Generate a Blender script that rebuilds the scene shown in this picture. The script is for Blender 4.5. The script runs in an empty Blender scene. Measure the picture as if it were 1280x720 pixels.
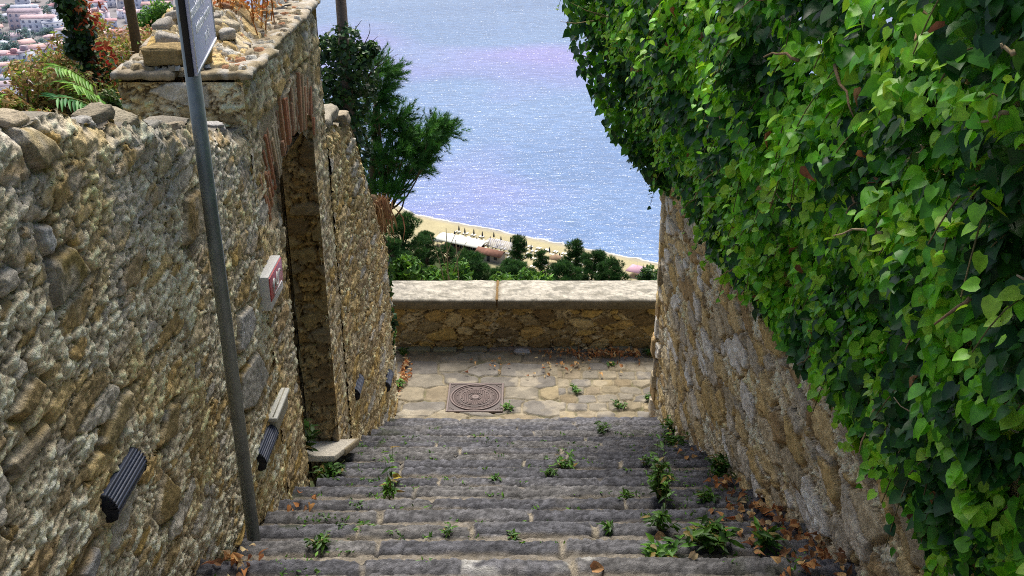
import bpy, math, random
import numpy as np
from mathutils import Vector, Matrix

random.seed(7)
rng = np.random.default_rng(11)
C = bpy.context.scene.collection
H = 5.607                     # camera height above the landing (landing z = 0)
PITCH = math.radians(24.6)
FPX = 1330.0                  # focal length for a 1280 px wide picture
SEA = H - 130.0
XL, STEP_T, STEP_R, NOSE = -1.38, 0.329, 0.158, 8.9

# ------------------------------------------------------------------ numeric helpers
def hsh(ix, iy, s):
    n = (ix.astype(np.int64) * 374761393 + iy.astype(np.int64) * 668265263 + int(s) * 974634529) & 0xffffffff
    n = ((n ^ (n >> 13)) * 1274126177) & 0xffffffff
    n = n ^ (n >> 16)
    return n / 4294967296.0

def vn(x, y, s=0):
    x = np.asarray(x, float); y = np.asarray(y, float)
    ix = np.floor(x); iy = np.floor(y)
    fx = x - ix; fy = y - iy
    fx = fx * fx * (3 - 2 * fx); fy = fy * fy * (3 - 2 * fy)
    a = hsh(ix, iy, s); b = hsh(ix + 1, iy, s); c = hsh(ix, iy + 1, s); d = hsh(ix + 1, iy + 1, s)
    return (a * (1 - fx) + b * fx) * (1 - fy) + (c * (1 - fx) + d * fx) * fy

def fbm(x, y, s=0, o=4):
    t = 0; a = 1; n = 0
    for i in range(o):
        t = t + a * (vn(x * 2 ** i + 17.3 * i, y * 2 ** i + 9.1 * i, s + i) * 2 - 1)
        n += a; a *= .55
    return t / n

def sstep(a, b, x):
    t = np.clip((x - a) / (b - a), 0, 1)
    return t * t * (3 - 2 * t)

def worley(u, v, s, jit=.85, p=2.6, shift=.5):
    iu = np.floor(u); iv = np.floor(v)
    f1 = np.full(u.shape, 9.); f2 = f1.copy(); i1 = np.zeros(u.shape); i2 = i1.copy()
    for dv in (-1, 0, 1):
        for du in (-1, 0, 1):
            cv = iv + dv
            off = shift * np.mod(cv, 2)
            cu = np.floor(u - off) + du
            a = hsh(cu, cv, s); b = hsh(cu, cv, s + 31)
            px = cu + off + .5 + (a - .5) * jit
            py = cv + .5 + (b - .5) * jit
            d = (np.abs(u - px) ** p + np.abs(v - py) ** p) ** (1 / p)
            h = hsh(cu, cv, s + 77); k = hsh(cu, cv, s + 99)
            m = d < f1
            f2 = np.where(m, f1, np.minimum(f2, d))
            i1 = np.where(m, h, i1); i2 = np.where(m, k, i2)
            f1 = np.where(m, d, f1)
    return f1, f2, i1, i2

def mixc(a, b, t):
    return a + (b - a) * np.asarray(t)[..., None]

def pick(pal, t):
    pal = np.asarray(pal, float)
    i = np.clip((t * len(pal)).astype(int), 0, len(pal) - 1)
    return pal[i]

# ------------------------------------------------------------------ object helpers
def build(name, V, F, mat, parent=None, col=None, smooth=False):
    V = np.asarray(V, np.float32).reshape(-1, 3)
    if not isinstance(F, (list, tuple)): F = [F]
    F = [np.asarray(f, np.int32) for f in F if len(f)]
    me = bpy.data.meshes.new(name)
    me.vertices.add(len(V)); me.vertices.foreach_set('co', V.ravel())
    loops = np.concatenate([f.ravel() for f in F])
    tot = np.concatenate([np.full(len(f), f.shape[1], np.int32) for f in F])
    st = np.concatenate([[0], np.cumsum(tot)[:-1]]).astype(np.int32)
    me.loops.add(len(loops)); me.loops.foreach_set('vertex_index', loops)
    me.polygons.add(len(tot)); me.polygons.foreach_set('loop_start', st); me.polygons.foreach_set('loop_total', tot)
    if smooth: me.polygons.foreach_set('use_smooth', np.ones(len(tot), bool))
    me.update(calc_edges=True); me.validate()
    if col is not None:
        col = np.asarray(col, np.float32)
        if col.ndim == 1: col = np.tile(col, (len(V), 1))
        rgba = np.ones((len(V), 4), np.float32); rgba[:, :3] = np.clip(col.reshape(-1, 3), 0, 1)
        at = me.color_attributes.new('Col', 'FLOAT_COLOR', 'POINT'); at.data.foreach_set('color', rgba.ravel())
    if mat: me.materials.append(mat)
    o = bpy.data.objects.new(name, me); C.objects.link(o)
    if parent: o.parent = parent
    return o

def tag(o, label=None, cat=None, group=None, kind=None):
    if label: o['label'] = label
    if cat: o['category'] = cat
    if group: o['group'] = group
    if kind: o['kind'] = kind
    return o

def empty(name, label, cat, loc=(0, 0, 0), rz=0, group=None):
    o = bpy.data.objects.new(name, None); C.objects.link(o)
    o.location = loc; o.rotation_euler = (0, 0, rz); o.empty_display_size = .1
    return tag(o, label, cat, group)

def copy_tree(o, parent=None):
    c = o.copy(); C.objects.link(c); c.parent = parent
    for ch in list(o.children): copy_tree(ch, c)
    return c

class MB:
    """collects shapes into one mesh"""
    def __init__(s): s.V = []; s.F = {3: [], 4: []}; s.C = []; s.n = 0
    def add(s, V, F, col=(.5, .5, .5)):
        V = np.asarray(V, float).reshape(-1, 3)
        for f in (F if isinstance(F, (list, tuple)) and len(F) and isinstance(F[0], np.ndarray) and F[0].ndim == 2 else [np.asarray(F)]):
            s.F[f.shape[1]].append(f + s.n)
        s.V.append(V); c = np.asarray(col, float)
        s.C.append(np.tile(c, (len(V), 1)) if c.ndim == 1 else c)
        s.n += len(V); return s
    def box(s, c, d, rot=None, col=(.5, .5, .5), bev=0.0):
        hx, hy, hz = np.array(d) / 2.
        b = min(bev, hx * .9, hy * .9, hz * .9)
        if b <= 0:
            V = np.array([(x, y, z) for x in (-hx, hx) for y in (-hy, hy) for z in (-hz, hz)])
            F = np.array([(0, 1, 3, 2), (4, 6, 7, 5), (0, 4, 5, 1), (2, 3, 7, 6), (0, 2, 6, 4), (1, 5, 7, 3)])
            Fs = [F]
        else:
            bm = __import__('bmesh').new(); import bmesh
            bmesh.ops.create_cube(bm, size=1)
            for v in bm.verts: v.co = Vector((v.co.x * d[0], v.co.y * d[1], v.co.z * d[2]))
            bmesh.ops.bevel(bm, geom=bm.edges[:], offset=b, segments=2, affect='EDGES', profile=.6)
            bmesh.ops.triangulate(bm, faces=bm.faces[:])
            bm.verts.index_update()
            V = np.array([v.co[:] for v in bm.verts]); Fs = [np.array([[v.index for v in f.verts] for f in bm.faces])]
            bm.free()
        if rot is not None: V = V @ np.array(rot).T
        return s.add(V + np.array(c), Fs, col)
    def tube(s, pts, rad, n=8, col=(.5, .5, .5), cap=True):
        pts = np.asarray(pts, float); m = len(pts)
        rad = np.full(m, rad) if np.isscalar(rad) else np.asarray(rad, float)
        t = np.gradient(pts, axis=0); t /= np.linalg.norm(t, axis=1)[:, None] + 1e-9
        up = np.array([0, 0, 1.]) if abs(t[0, 2]) < .9 else np.array([1., 0, 0])
        V = []
        for i in range(m):
            a = np.cross(t[i], up); a /= np.linalg.norm(a) + 1e-9
            b = np.cross(t[i], a)
            up = np.cross(a, t[i])
            ang = np.arange(n) * 2 * math.pi / n
            V.append(pts[i] + rad[i] * (np.cos(ang)[:, None] * a + np.sin(ang)[:, None] * b))
        V = np.concatenate(V)
        F = []
        for i in range(m - 1):
            for j in range(n):
                k = (j + 1) % n
                F.append((i * n + j, i * n + k, (i + 1) * n + k, (i + 1) * n + j))
        F = [np.array(F)]
        if cap:
            V = np.concatenate([V, pts[:1], pts[-1:]])
            a, b = m * n, m * n + 1
            F.append(np.array([(a, (j + 1) % n, j) for j in range(n)] + [(b, (m - 1) * n + j, (m - 1) * n + (j + 1) % n) for j in range(n)]))
        return s.add(V, F, col)
    def build(s, name, mat, parent=None, smooth=False):
        F = [np.concatenate(s.F[k]) for k in (3, 4) if s.F[k]]
        return build(name, np.concatenate(s.V), F, mat, parent, np.concatenate(s.C), smooth)

def rotz(a): return np.array([[math.cos(a), -math.sin(a), 0], [math.sin(a), math.cos(a), 0], [0, 0, 1.]])
def rotx(a): return np.array([[1, 0, 0], [0, math.cos(a), -math.sin(a)], [0, math.sin(a), math.cos(a)]])
def roty(a): return np.array([[math.cos(a), 0, math.sin(a)], [0, 1, 0], [-math.sin(a), 0, math.cos(a)]])

def norm(a): return a / (np.linalg.norm(a, axis=-1, keepdims=True) + 1e-9)

def frames(nrm, tip):
    z = norm(nrm); y = norm(tip - (tip * z).sum(-1, keepdims=True) * z); x = np.cross(y, z)
    return np.stack([x, y, z], -1)

def scatter(TV, TF, pos, R, s, col):
    """instances of one template as plain arrays"""
    n, t = len(pos), len(TV)
    s = np.asarray(s, float); s = s[:, None] if s.ndim == 1 else s
    V = np.einsum('nij,ntj->nti', R, TV[None] * s[:, None, :]) + pos[:, None]
    F = TF[None] + (np.arange(n) * t)[:, None, None]
    Cc = np.repeat(col[:, None], t, 1)
    return V.reshape(-1, 3), F.reshape(-1, TF.shape[1]), Cc.reshape(-1, 3)

IVY_V = np.array([(0, 0, 0), (0, .5, 0), (0, 1, -.14), (-.26, -.1, .07), (-.5, .2, .13), (-.38, .48, .08), (-.19, .72, -.01),
                  (.26, -.1, .07), (.5, .2, .13), (.38, .48, .08), (.19, .72, -.01)], float)
HEART_V = np.array([(0, 0, 0), (0, .48, -.01), (0, 1, -.16), (-.27, -.12, .06), (-.50, .12, .12), (-.47, .42, .10), (-.26, .74, .02), (.27, -.12, .06), (.50, .12, .12), (.47, .42, .10), (.26, .74, .02)], float)
IVY_F = np.array([(0, 7, 1), (7, 8, 1), (8, 9, 1), (9, 10, 1), (10, 2, 1), (3, 0, 1), (4, 3, 1), (5, 4, 1), (6, 5, 1), (2, 6, 1)])
LEAF_V = np.array([(0, 0, 0), (-.2, .35, .06), (.2, .35, .06), (0, .45, 0), (-.13, .72, .02), (.13, .72, .02), (0, 1, -.1)], float)
LEAF_F = np.array([(0, 3, 1), (0, 2, 3), (1, 3, 4), (3, 2, 5), (4, 3, 6), (3, 5, 6)])
CARD_V = np.array([(0, 0, 0), (-.32, .5, .08), (.32, .5, .08), (0, 1, -.05)], float)
CARD_F = np.array([(0, 2, 1), (1, 2, 3)])
def needle_template(n=11, w=.035):
    r = random.Random(3); V = []; F = []
    for i in range(n):
        a = r.uniform(0, 6.28); e = r.uniform(.25, 1.35)
        d = np.array([math.cos(a) * math.cos(e), math.sin(a) * math.cos(e), math.sin(e)]) * r.uniform(.75, 1)
        p = norm(np.cross(d, np.array([.3, .2, 1.]))) * w
        V += [p, -p, d * 1.0]; F.append((3 * i, 3 * i + 1, 3 * i + 2))
    return np.array(V), np.array(F)
NEED_V, NEED_F = needle_template()

def rdir(n):
    return norm(rng.normal(size=(n, 3)))

# ------------------------------------------------------------------ materials
def new_mat(name):
    m = bpy.data.materials.new(name); m.use_nodes = True
    nt = m.node_tree; nt.nodes.clear()
    out = nt.nodes.new('ShaderNodeOutputMaterial'); b = nt.nodes.new('ShaderNodeBsdfPrincipled')
    nt.links.new(b.outputs[0], out.inputs[0])
    return m, nt, b, out

def vmat(name, rough=.85, spec=.25, var=.35, vscale=9., bump=.5, bscale=60., bdist=.01, fine=True, sat=1.0):
    """vertex-colour surface with noise variation and fine relief"""
    m, nt, b, out = new_mat(name); N = nt.nodes.new; L = nt.links.new
    at = N('ShaderNodeAttribute'); at.attribute_name = 'Col'
    tc = N('ShaderNodeTexCoord')
    n1 = N('ShaderNodeTexNoise'); n1.inputs['Scale'].default_value = vscale; n1.inputs['Detail'].default_value = 6; n1.inputs['Roughness'].default_value = .65
    n2 = N('ShaderNodeTexNoise'); n2.inputs['Scale'].default_value = bscale; n2.inputs['Detail'].default_value = 5; n2.inputs['Roughness'].default_value = .7
    L(tc.outputs['Object'], n1.inputs['Vector']); L(tc.outputs['Object'], n2.inputs['Vector'])
    add = N('ShaderNodeMath'); add.operation = 'ADD'; L(n1.outputs['Fac'], add.inputs[0]); L(n2.outputs['Fac'], add.inputs[1])
    mr = N('ShaderNodeMapRange'); mr.inputs['From Min'].default_value = .55; mr.inputs['From Max'].default_value = 1.45
    mr.inputs['To Min'].default_value = 1 - var; mr.inputs['To Max'].default_value = 1 + var
    L(add.outputs[0], mr.inputs['Value'])
    mu = N('ShaderNodeVectorMath'); mu.operation = 'SCALE'; L(at.outputs['Color'], mu.inputs[0]); L(mr.outputs[0], mu.inputs['Scale'])
    L(mu.outputs[0], b.inputs['Base Color'])
    b.inputs['Roughness'].default_value = rough; b.inputs['Specular IOR Level'].default_value = spec
    if bump:
        bp = N('ShaderNodeBump'); bp.inputs['Strength'].default_value = bump; bp.inputs['Distance'].default_value = bdist
        L(n2.outputs['Fac'], bp.inputs['Height']); L(bp.outputs[0], b.inputs['Normal'])
    return m

def leaf_mat(name, rough=.42, spec=.4, trans=.3, var=.25):
    m, nt, b, out = new_mat(name); N = nt.nodes.new; L = nt.links.new
    at = N('ShaderNodeAttribute'); at.attribute_name = 'Col'
    tc = N('ShaderNodeTexCoord'); n1 = N('ShaderNodeTexNoise'); n1.inputs['Scale'].default_value = 35.; n1.inputs['Detail'].default_value = 3
    L(tc.outputs['Object'], n1.inputs['Vector'])
    mr = N('ShaderNodeMapRange'); mr.inputs['From Min'].default_value = .3; mr.inputs['From Max'].default_value = .7
    mr.inputs['To Min'].default_value = 1 - var; mr.inputs['To Max'].default_value = 1 + var
    L(n1.outputs['Fac'], mr.inputs['Value'])
    mu = N('ShaderNodeVectorMath'); mu.operation = 'SCALE'; L(at.outputs['Color'], mu.inputs[0]); L(mr.outputs[0], mu.inputs['Scale'])
    L(mu.outputs[0], b.inputs['Base Color'])
    b.inputs['Roughness'].default_value = rough; b.inputs['Specular IOR Level'].default_value = spec
    tr = N('ShaderNodeBsdfTranslucent')
    hs = N('ShaderNodeHueSaturation'); hs.inputs['Hue'].default_value = .47; hs.inputs['Value'].default_value = 1.8
    L(mu.outputs[0], hs.inputs['Color']); L(hs.outputs[0], tr.inputs['Color'])
    mx = N('ShaderNodeMixShader'); mx.inputs[0].default_value = trans
    L(b.outputs[0], mx.inputs[1]); L(tr.outputs[0], mx.inputs[2]); L(mx.outputs[0], out.inputs[0])
    return m

def plain(name, col, rough=.6, spec=.4, metal=0., var=.12, scale=25., bump=.08):
    m, nt, b, out = new_mat(name); N = nt.nodes.new; L = nt.links.new
    tc = N('ShaderNodeTexCoord'); n1 = N('ShaderNodeTexNoise'); n1.inputs['Scale'].default_value = scale; n1.inputs['Detail'].default_value = 5
    L(tc.outputs['Object'], n1.inputs['Vector'])
    mr = N('ShaderNodeMapRange'); mr.inputs['From Min'].default_value = .3; mr.inputs['From Max'].default_value = .7
    mr.inputs['To Min'].default_value = 1 - var; mr.inputs['To Max'].default_value = 1 + var
    L(n1.outputs['Fac'], mr.inputs['Value'])
    mu = N('ShaderNodeVectorMath'); mu.operation = 'SCALE'; mu.inputs[0].default_value = col
    L(mr.outputs[0], mu.inputs['Scale']); L(mu.outputs[0], b.inputs['Base Color'])
    b.inputs['Roughness'].default_value = rough; b.inputs['Specular IOR Level'].default_value = spec; b.inputs['Metallic'].default_value = metal
    if bump:
        bp = N('ShaderNodeBump'); bp.inputs['Strength'].default_value = bump; bp.inputs['Distance'].default_value = .004
        L(n1.outputs['Fac'], bp.inputs['Height']); L(bp.outputs[0], b.inputs['Normal'])
    return m

M_STONE = vmat('rubble_stone', .9, .2, .55, 30., 1.0, 120., .010)
M_STEP = vmat('rough_basalt', .85, .25, .6, 40., 1.0, 150., .012)
M_PAVE = vmat('paving_stone', .85, .25, .35, 12., .7, 80., .008)
M_COPING = vmat('limestone', .85, .25, .5, 24., .9, 110., .008)
M_BRICK = vmat('brick', .9, .2, .3, 30., .8, 120., .006)
M_IVY = leaf_mat('ivy_leaf', .40, .35, .22)
M_LEAF = leaf_mat('leaf', .5, .3, .3)
M_NEEDLE = leaf_mat('needles', .6, .2, .12)
M_DRY = leaf_mat('dry_leaf', .75, .15, .2, .35)
M_BARK = vmat('bark', .9, .15, .4, 12., .9, 40., .01)
M_TERRAIN = vmat('terrain', .95, .1, .3, .15, .3, 1.5, .3)
M_WALL_FAR = vmat('plaster', .85, .2, .08, .6, 0, 3.)
M_POLE = plain('galvanised_steel', (.26, .29, .29), .5, .5, .55, .15, 18.)
M_LAMP = plain('slate_blue_enamel', (.05, .065, .11), .45, .5, 0, .12, 40.)
M_LAMP2 = plain('lamp_recess', (.012, .014, .022), .6)
M_WHITE = plain('white_plastic', (.62, .62, .56), .5, .4)
M_WHITE2 = plain('beige_plastic', (.36, .34, .26), .6)
M_SIGN = plain('lavender_panel', (.68, .68, .88), .45, .4, 0, .06, 8.)
M_SIGNB = plain('black_edge', (.012, .012, .014), .5)
M_TEXT = plain('pale_print', (.95, .97, 1.0), .5, .3, 0, .04, 20., 0)
M_RED = plain('red_glaze', (.58, .09, .09), .35, .5, 0, .12, 30.)
M_TILE = plain('white_ceramic', (.78, .78, .76), .35, .5, 0, .06, 30.)
M_IRON = vmat('cast_iron', .6, .4, .3, 20., .5, 160., .004)
M_BEACHP = plain('white_canvas', (.8, .8, .76), .7, .2, 0, .06, 3.)
M_DARKU = plain('dark_canvas', (.03, .035, .05), .7)

# ------------------------------------------------------------------ camera, light, world
cam_d = bpy.data.cameras.new('camera'); cam = bpy.data.objects.new('camera', cam_d); C.objects.link(cam)
cam.location = (0, 0, H); cam.rotation_euler = (math.pi / 2 - PITCH, 0, 0)
cam_d.sensor_width = 36; cam_d.lens = FPX / 1280 * 36; cam_d.shift_x = -18 / 1280.
cam_d.clip_start = .05; cam_d.clip_end = 40000
bpy.context.scene.camera = cam

SUN_EL, SUN_AZ = math.radians(57), math.radians(-3)     # azimuth from +Y towards +X
w = bpy.data.worlds.new('World'); bpy.context.scene.world = w; w.use_nodes = True
nt = w.node_tree; nt.nodes.clear()
wo = nt.nodes.new('ShaderNodeOutputWorld'); bg = nt.nodes.new('ShaderNodeBackground'); sk = nt.nodes.new('ShaderNodeTexSky')
sk.sky_type = 'NISHITA'; sk.sun_disc = False; sk.sun_elevation = SUN_EL; sk.sun_rotation = SUN_AZ
sk.air_density = 1.0; sk.dust_density = 3.5; sk.ozone_density = 1.0
bg.inputs['Strength'].default_value = .15
nt.links.new(sk.outputs[0], bg.inputs[0]); nt.links.new(bg.outputs[0], wo.inputs[0])
sd = bpy.data.lights.new('sun', 'SUN'); so = bpy.data.objects.new('sun', sd); C.objects.link(so)
sd.energy = 5.0; sd.angle = math.radians(28); sd.color = (1, .95, .86)
sv = Vector((math.sin(SUN_AZ) * math.cos(SUN_EL), math.cos(SUN_AZ) * math.cos(SUN_EL), math.sin(SUN_EL)))
so.rotation_euler = sv.to_track_quat('Z', 'Y').to_euler()
so.location = (20, 30, 60)
sc = bpy.context.scene
sc.view_settings.view_transform = 'Standard'; sc.view_settings.look = 'None'; sc.view_settings.exposure = 0; sc.view_settings.gamma = 1
sc.render.engine = 'CYCLES'; sc.cycles.use_denoising = False; sc.cycles.filter_width = 1.0; sc.render.filter_size = 1.0
sc.cycles.max_bounces = 6; sc.cycles.diffuse_bounces = 3; sc.cycles.transmission_bounces = 4; sc.cycles.transparent_max_bounces = 4
sc.cycles.sample_clamp_indirect = 6

# ------------------------------------------------------------------ where things are
def ray(px, py):
    a = (px - 658) / FPX; b = (py - 360) / FPX
    c, s = math.cos(PITCH), math.sin(PITCH)
    return np.array([a, c - b * s, -s - b * c])
O = np.array([0, 0, H])
def atx(px, py, X): d = ray(px, py); return O + d * (X / d[0])
def aty(px, py, Y): d = ray(px, py); return O + d * (Y / d[1])
def atz(px, py, Z): d = ray(px, py); return O + d * ((Z - H) / d[2])
def stair_z(y): return np.clip((NOSE - np.asarray(y, float)) / STEP_T, -1, 40) * STEP_R

# ------------------------------------------------------------------ sea, terrain, beach
SHORE = np.array([(420, 60), (200, 215), (60, 292), (42.5, 301.7), (5.7, 321.5), (-38.2, 345), (-100, 420), (-160, 520), (-188, 620),
                  (-200, 760), (-225, 900), (-300, 1200), (-600, 2500), (-2500, 7000)], float)
def shore_dist(x, y):
    """signed distance, positive on land"""
    d = np.full(x.shape, 1e9); sg = np.ones(x.shape)
    for a, b in zip(SHORE[:-1], SHORE[1:]):
        ab = b - a; t = np.clip(((x - a[0]) * ab[0] + (y - a[1]) * ab[1]) / (ab @ ab), 0, 1)
        dx = x - a[0] - t * ab[0]; dy = y - a[1] - t * ab[1]
        q = np.hypot(dx, dy); cr = ab[0] * (y - a[1]) - ab[1] * (x - a[0])
        m = q < d; d = np.where(m, q, d); sg = np.where(m, np.sign(cr), sg)
    return d * sg

def terrain_h(x, y):
    d = shore_dist(x, y)
    flat = SEA + np.clip(d * .07, -4, 2.0)
    slope = -1.2 - .47 * (y - 11.2) + 2.0 * fbm(x * .05, y * .05, 5) * sstep(20, 60, y)
    near = np.where(y < 11.3, stair_z(y) - .34, slope)
    t = sstep(11.25, 11.75, y)
    near = (stair_z(y) - .34) * (1 - t) + slope * t
    left = sstep(-2.1, -3.2, x)
    near = near + left * np.where(y < 12, .25 * fbm(x * .8, y * .8, 9), 0) - left * sstep(8.2, 8.8, y) * .0
    right = sstep(1.75, 1.95, x) * (1 - sstep(8.6, 8.9, y))
    near = near + right * 2.2
    land = np.maximum(near, flat)
    return np.where(d > 2, land, np.minimum(land, flat)), d

xs = np.concatenate([np.linspace(-3000, -420, 30), np.linspace(-400, -125, 50), np.linspace(-120, -12, 90), np.linspace(-11, -3.5, 16), np.linspace(-3.2, 3.2, 30),
                     np.linspace(3.5, 12, 16), np.linspace(13, 110, 80), np.linspace(115, 420, 40)])
ys = np.concatenate([np.linspace(-12, 11.1, 60), np.linspace(11.2, 12, 8), np.linspace(12.4, 60, 50), np.linspace(62, 255, 70), np.linspace(256, 400, 100), np.linspace(405, 900, 80), np.linspace(930, 7000, 40)])
X, Y = np.meshgrid(xs, ys, indexing='ij')
Z, D = terrain_h(X, Y)
def grid_faces(nu, nv, flip=False, mask=None):
    i = np.arange(nu * nv).reshape(nu, nv)
    f = np.stack([i[:-1, :-1], i[1:, :-1], i[1:, 1:], i[:-1, 1:]], -1)
    if flip: f = f[..., ::-1]
    f = f.reshape(-1, 4)
    return f if mask is None else f[mask.reshape(-1)]
sand = np.array([.42, .37, .22]); wet = np.array([.36, .33, .26]); green = np.array([.06, .075, .03]); earth = np.array([.12, .10, .055])
cc = mixc(green, earth, sstep(-.2, .4, fbm(X * .08, Y * .08, 3)))
townm = sstep(430, 520, Y) * sstep(-150, -180, X)
cc = mixc(cc, np.array([.30, .28, .30]), townm * .8)
sandm = sstep(34, 28, D + 3 * fbm(X * .1, Y * .1, 8)) * (Y > 150)
cc = mixc(cc, sand, sandm); cc = mixc(cc, wet, sandm * sstep(3.2, 1.0, D))
o = build('terrain', np.stack([X, Y, Z], -1), grid_faces(len(xs), len(ys)), M_TERRAIN, None, cc.reshape(-1, 3), True)
tag(o, kind='structure')

m, nt, b, out = new_mat('sea_water'); N = nt.nodes.new; L = nt.links.new
tc = N('ShaderNodeTexCoord'); mp = N('ShaderNodeMapping'); mp.inputs['Rotation'].default_value = (0, 0, math.radians(-20)); mp.inputs['Scale'].default_value = (.4, 1.0, 1)
L(tc.outputs['Object'], mp.inputs['Vector'])
n1 = N('ShaderNodeTexNoise'); n1.inputs['Scale'].default_value = .38; n1.inputs['Detail'].default_value = 4; n1.inputs['Roughness'].default_value = .6
n2 = N('ShaderNodeTexNoise'); n2.inputs['Scale'].default_value = .011; n2.inputs['Detail'].default_value = 5
n3 = N('ShaderNodeTexNoise'); n3.inputs['Scale'].default_value = .006; n3.inputs['Detail'].default_value = 2
L(mp.outputs[0], n1.inputs['Vector']); L(mp.outputs[0], n2.inputs['Vector']); L(tc.outputs['Object'], n3.inputs['Vector'])
cr = N('ShaderNodeValToRGB'); e = cr.color_ramp.elements
e[0].position = .35; e[0].color = (.12, .21, .40, 1); e[1].position = .65; e[1].color = (.175, .28, .48, 1)
L(n2.outputs['Fac'], cr.inputs[0])
cr2 = N('ShaderNodeValToRGB'); e = cr2.color_ramp.elements
e[0].position = .52; e[0].color = (0, 0, 0, 1); e[1].position = .68; e[1].color = (.7, .7, .7, 1)
L(n3.outputs['Fac'], cr2.inputs[0])
mxc = N('ShaderNodeMixRGB'); mxc.inputs[2].default_value = (.27, .23, .55, 1); L(cr2.outputs[0], mxc.inputs[0]); L(cr.outputs[0], mxc.inputs[1])
n4 = N('ShaderNodeTexNoise'); n4.inputs['Scale'].default_value = .36; n4.inputs['Detail'].default_value = 5; n4.inputs['Roughness'].default_value = .7; L(mp.outputs[0], n4.inputs['Vector'])
mr4 = N('ShaderNodeMapRange'); mr4.inputs['From Min'].default_value = .32; mr4.inputs['From Max'].default_value = .68; mr4.inputs['To Min'].default_value = .80; mr4.inputs['To Max'].default_value = 1.20; L(n4.outputs['Fac'], mr4.inputs['Value'])
vs4 = N('ShaderNodeVectorMath'); vs4.operation = 'SCALE'; L(mxc.outputs[0], vs4.inputs[0]); L(mr4.outputs[0], vs4.inputs['Scale'])
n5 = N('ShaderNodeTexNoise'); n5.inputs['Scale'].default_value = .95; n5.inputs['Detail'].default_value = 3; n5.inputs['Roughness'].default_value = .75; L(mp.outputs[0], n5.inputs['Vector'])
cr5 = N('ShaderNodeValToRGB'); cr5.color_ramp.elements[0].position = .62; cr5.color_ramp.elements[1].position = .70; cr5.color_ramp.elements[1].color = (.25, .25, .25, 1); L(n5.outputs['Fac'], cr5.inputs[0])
mx5 = N('ShaderNodeMixRGB'); mx5.inputs[2].default_value = (.85, .88, .92, 1); L(cr5.outputs[0], mx5.inputs[0]); L(vs4.outputs[0], mx5.inputs[1])  # sun glitter painted into the base colour as near-white flecks
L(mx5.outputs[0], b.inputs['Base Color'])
b.inputs['Roughness'].default_value = .10; b.inputs['IOR'].default_value = 1.33; b.inputs['Specular IOR Level'].default_value = .5
bp = N('ShaderNodeBump'); bp.inputs['Strength'].default_value = 1.0; bp.inputs['Distance'].default_value = .62
L(n1.outputs['Fac'], bp.inputs['Height']); L(bp.outputs[0], b.inputs['Normal'])
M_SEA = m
sx = np.array([-30000, -3000, -600, -200, 0, 200, 600, 3000, 30000.]); sy = np.array([40, 250, 400, 700, 1500, 4000, 32000.])
X, Y = np.meshgrid(sx, sy, indexing='ij')
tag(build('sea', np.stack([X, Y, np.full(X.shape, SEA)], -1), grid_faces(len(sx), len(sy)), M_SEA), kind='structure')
# foam line lapping along the shore
s = np.linspace(0, 1, 400); seg = np.linspace(0, 4, 400)
P = np.stack([np.interp(seg, range(5), SHORE[2:7, 0]), np.interp(seg, range(5), SHORE[2:7, 1])], -1)
t = norm(np.gradient(P, axis=0)); nn = np.stack([t[:, 1], -t[:, 0]], -1)
wv = 1.2 * fbm(seg * 14, seg * 0, 4)
Vf = np.concatenate([np.c_[P + nn * (wv + .5)[:, None], np.full(400, SEA + .07)], np.c_[P + nn * (wv - .2 - .5 * vn(seg * 25, seg * 0, 8))[:, None], np.full(400, SEA + .05)]])
Ff = np.array([(i, i + 1, 401 + i, 400 + i) for i in range(399)])
tag(build('shore_foam', Vf, Ff, plain('foam', (.55, .54, .50), .8, .2, 0, .1, 2.)), kind='structure')

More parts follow.
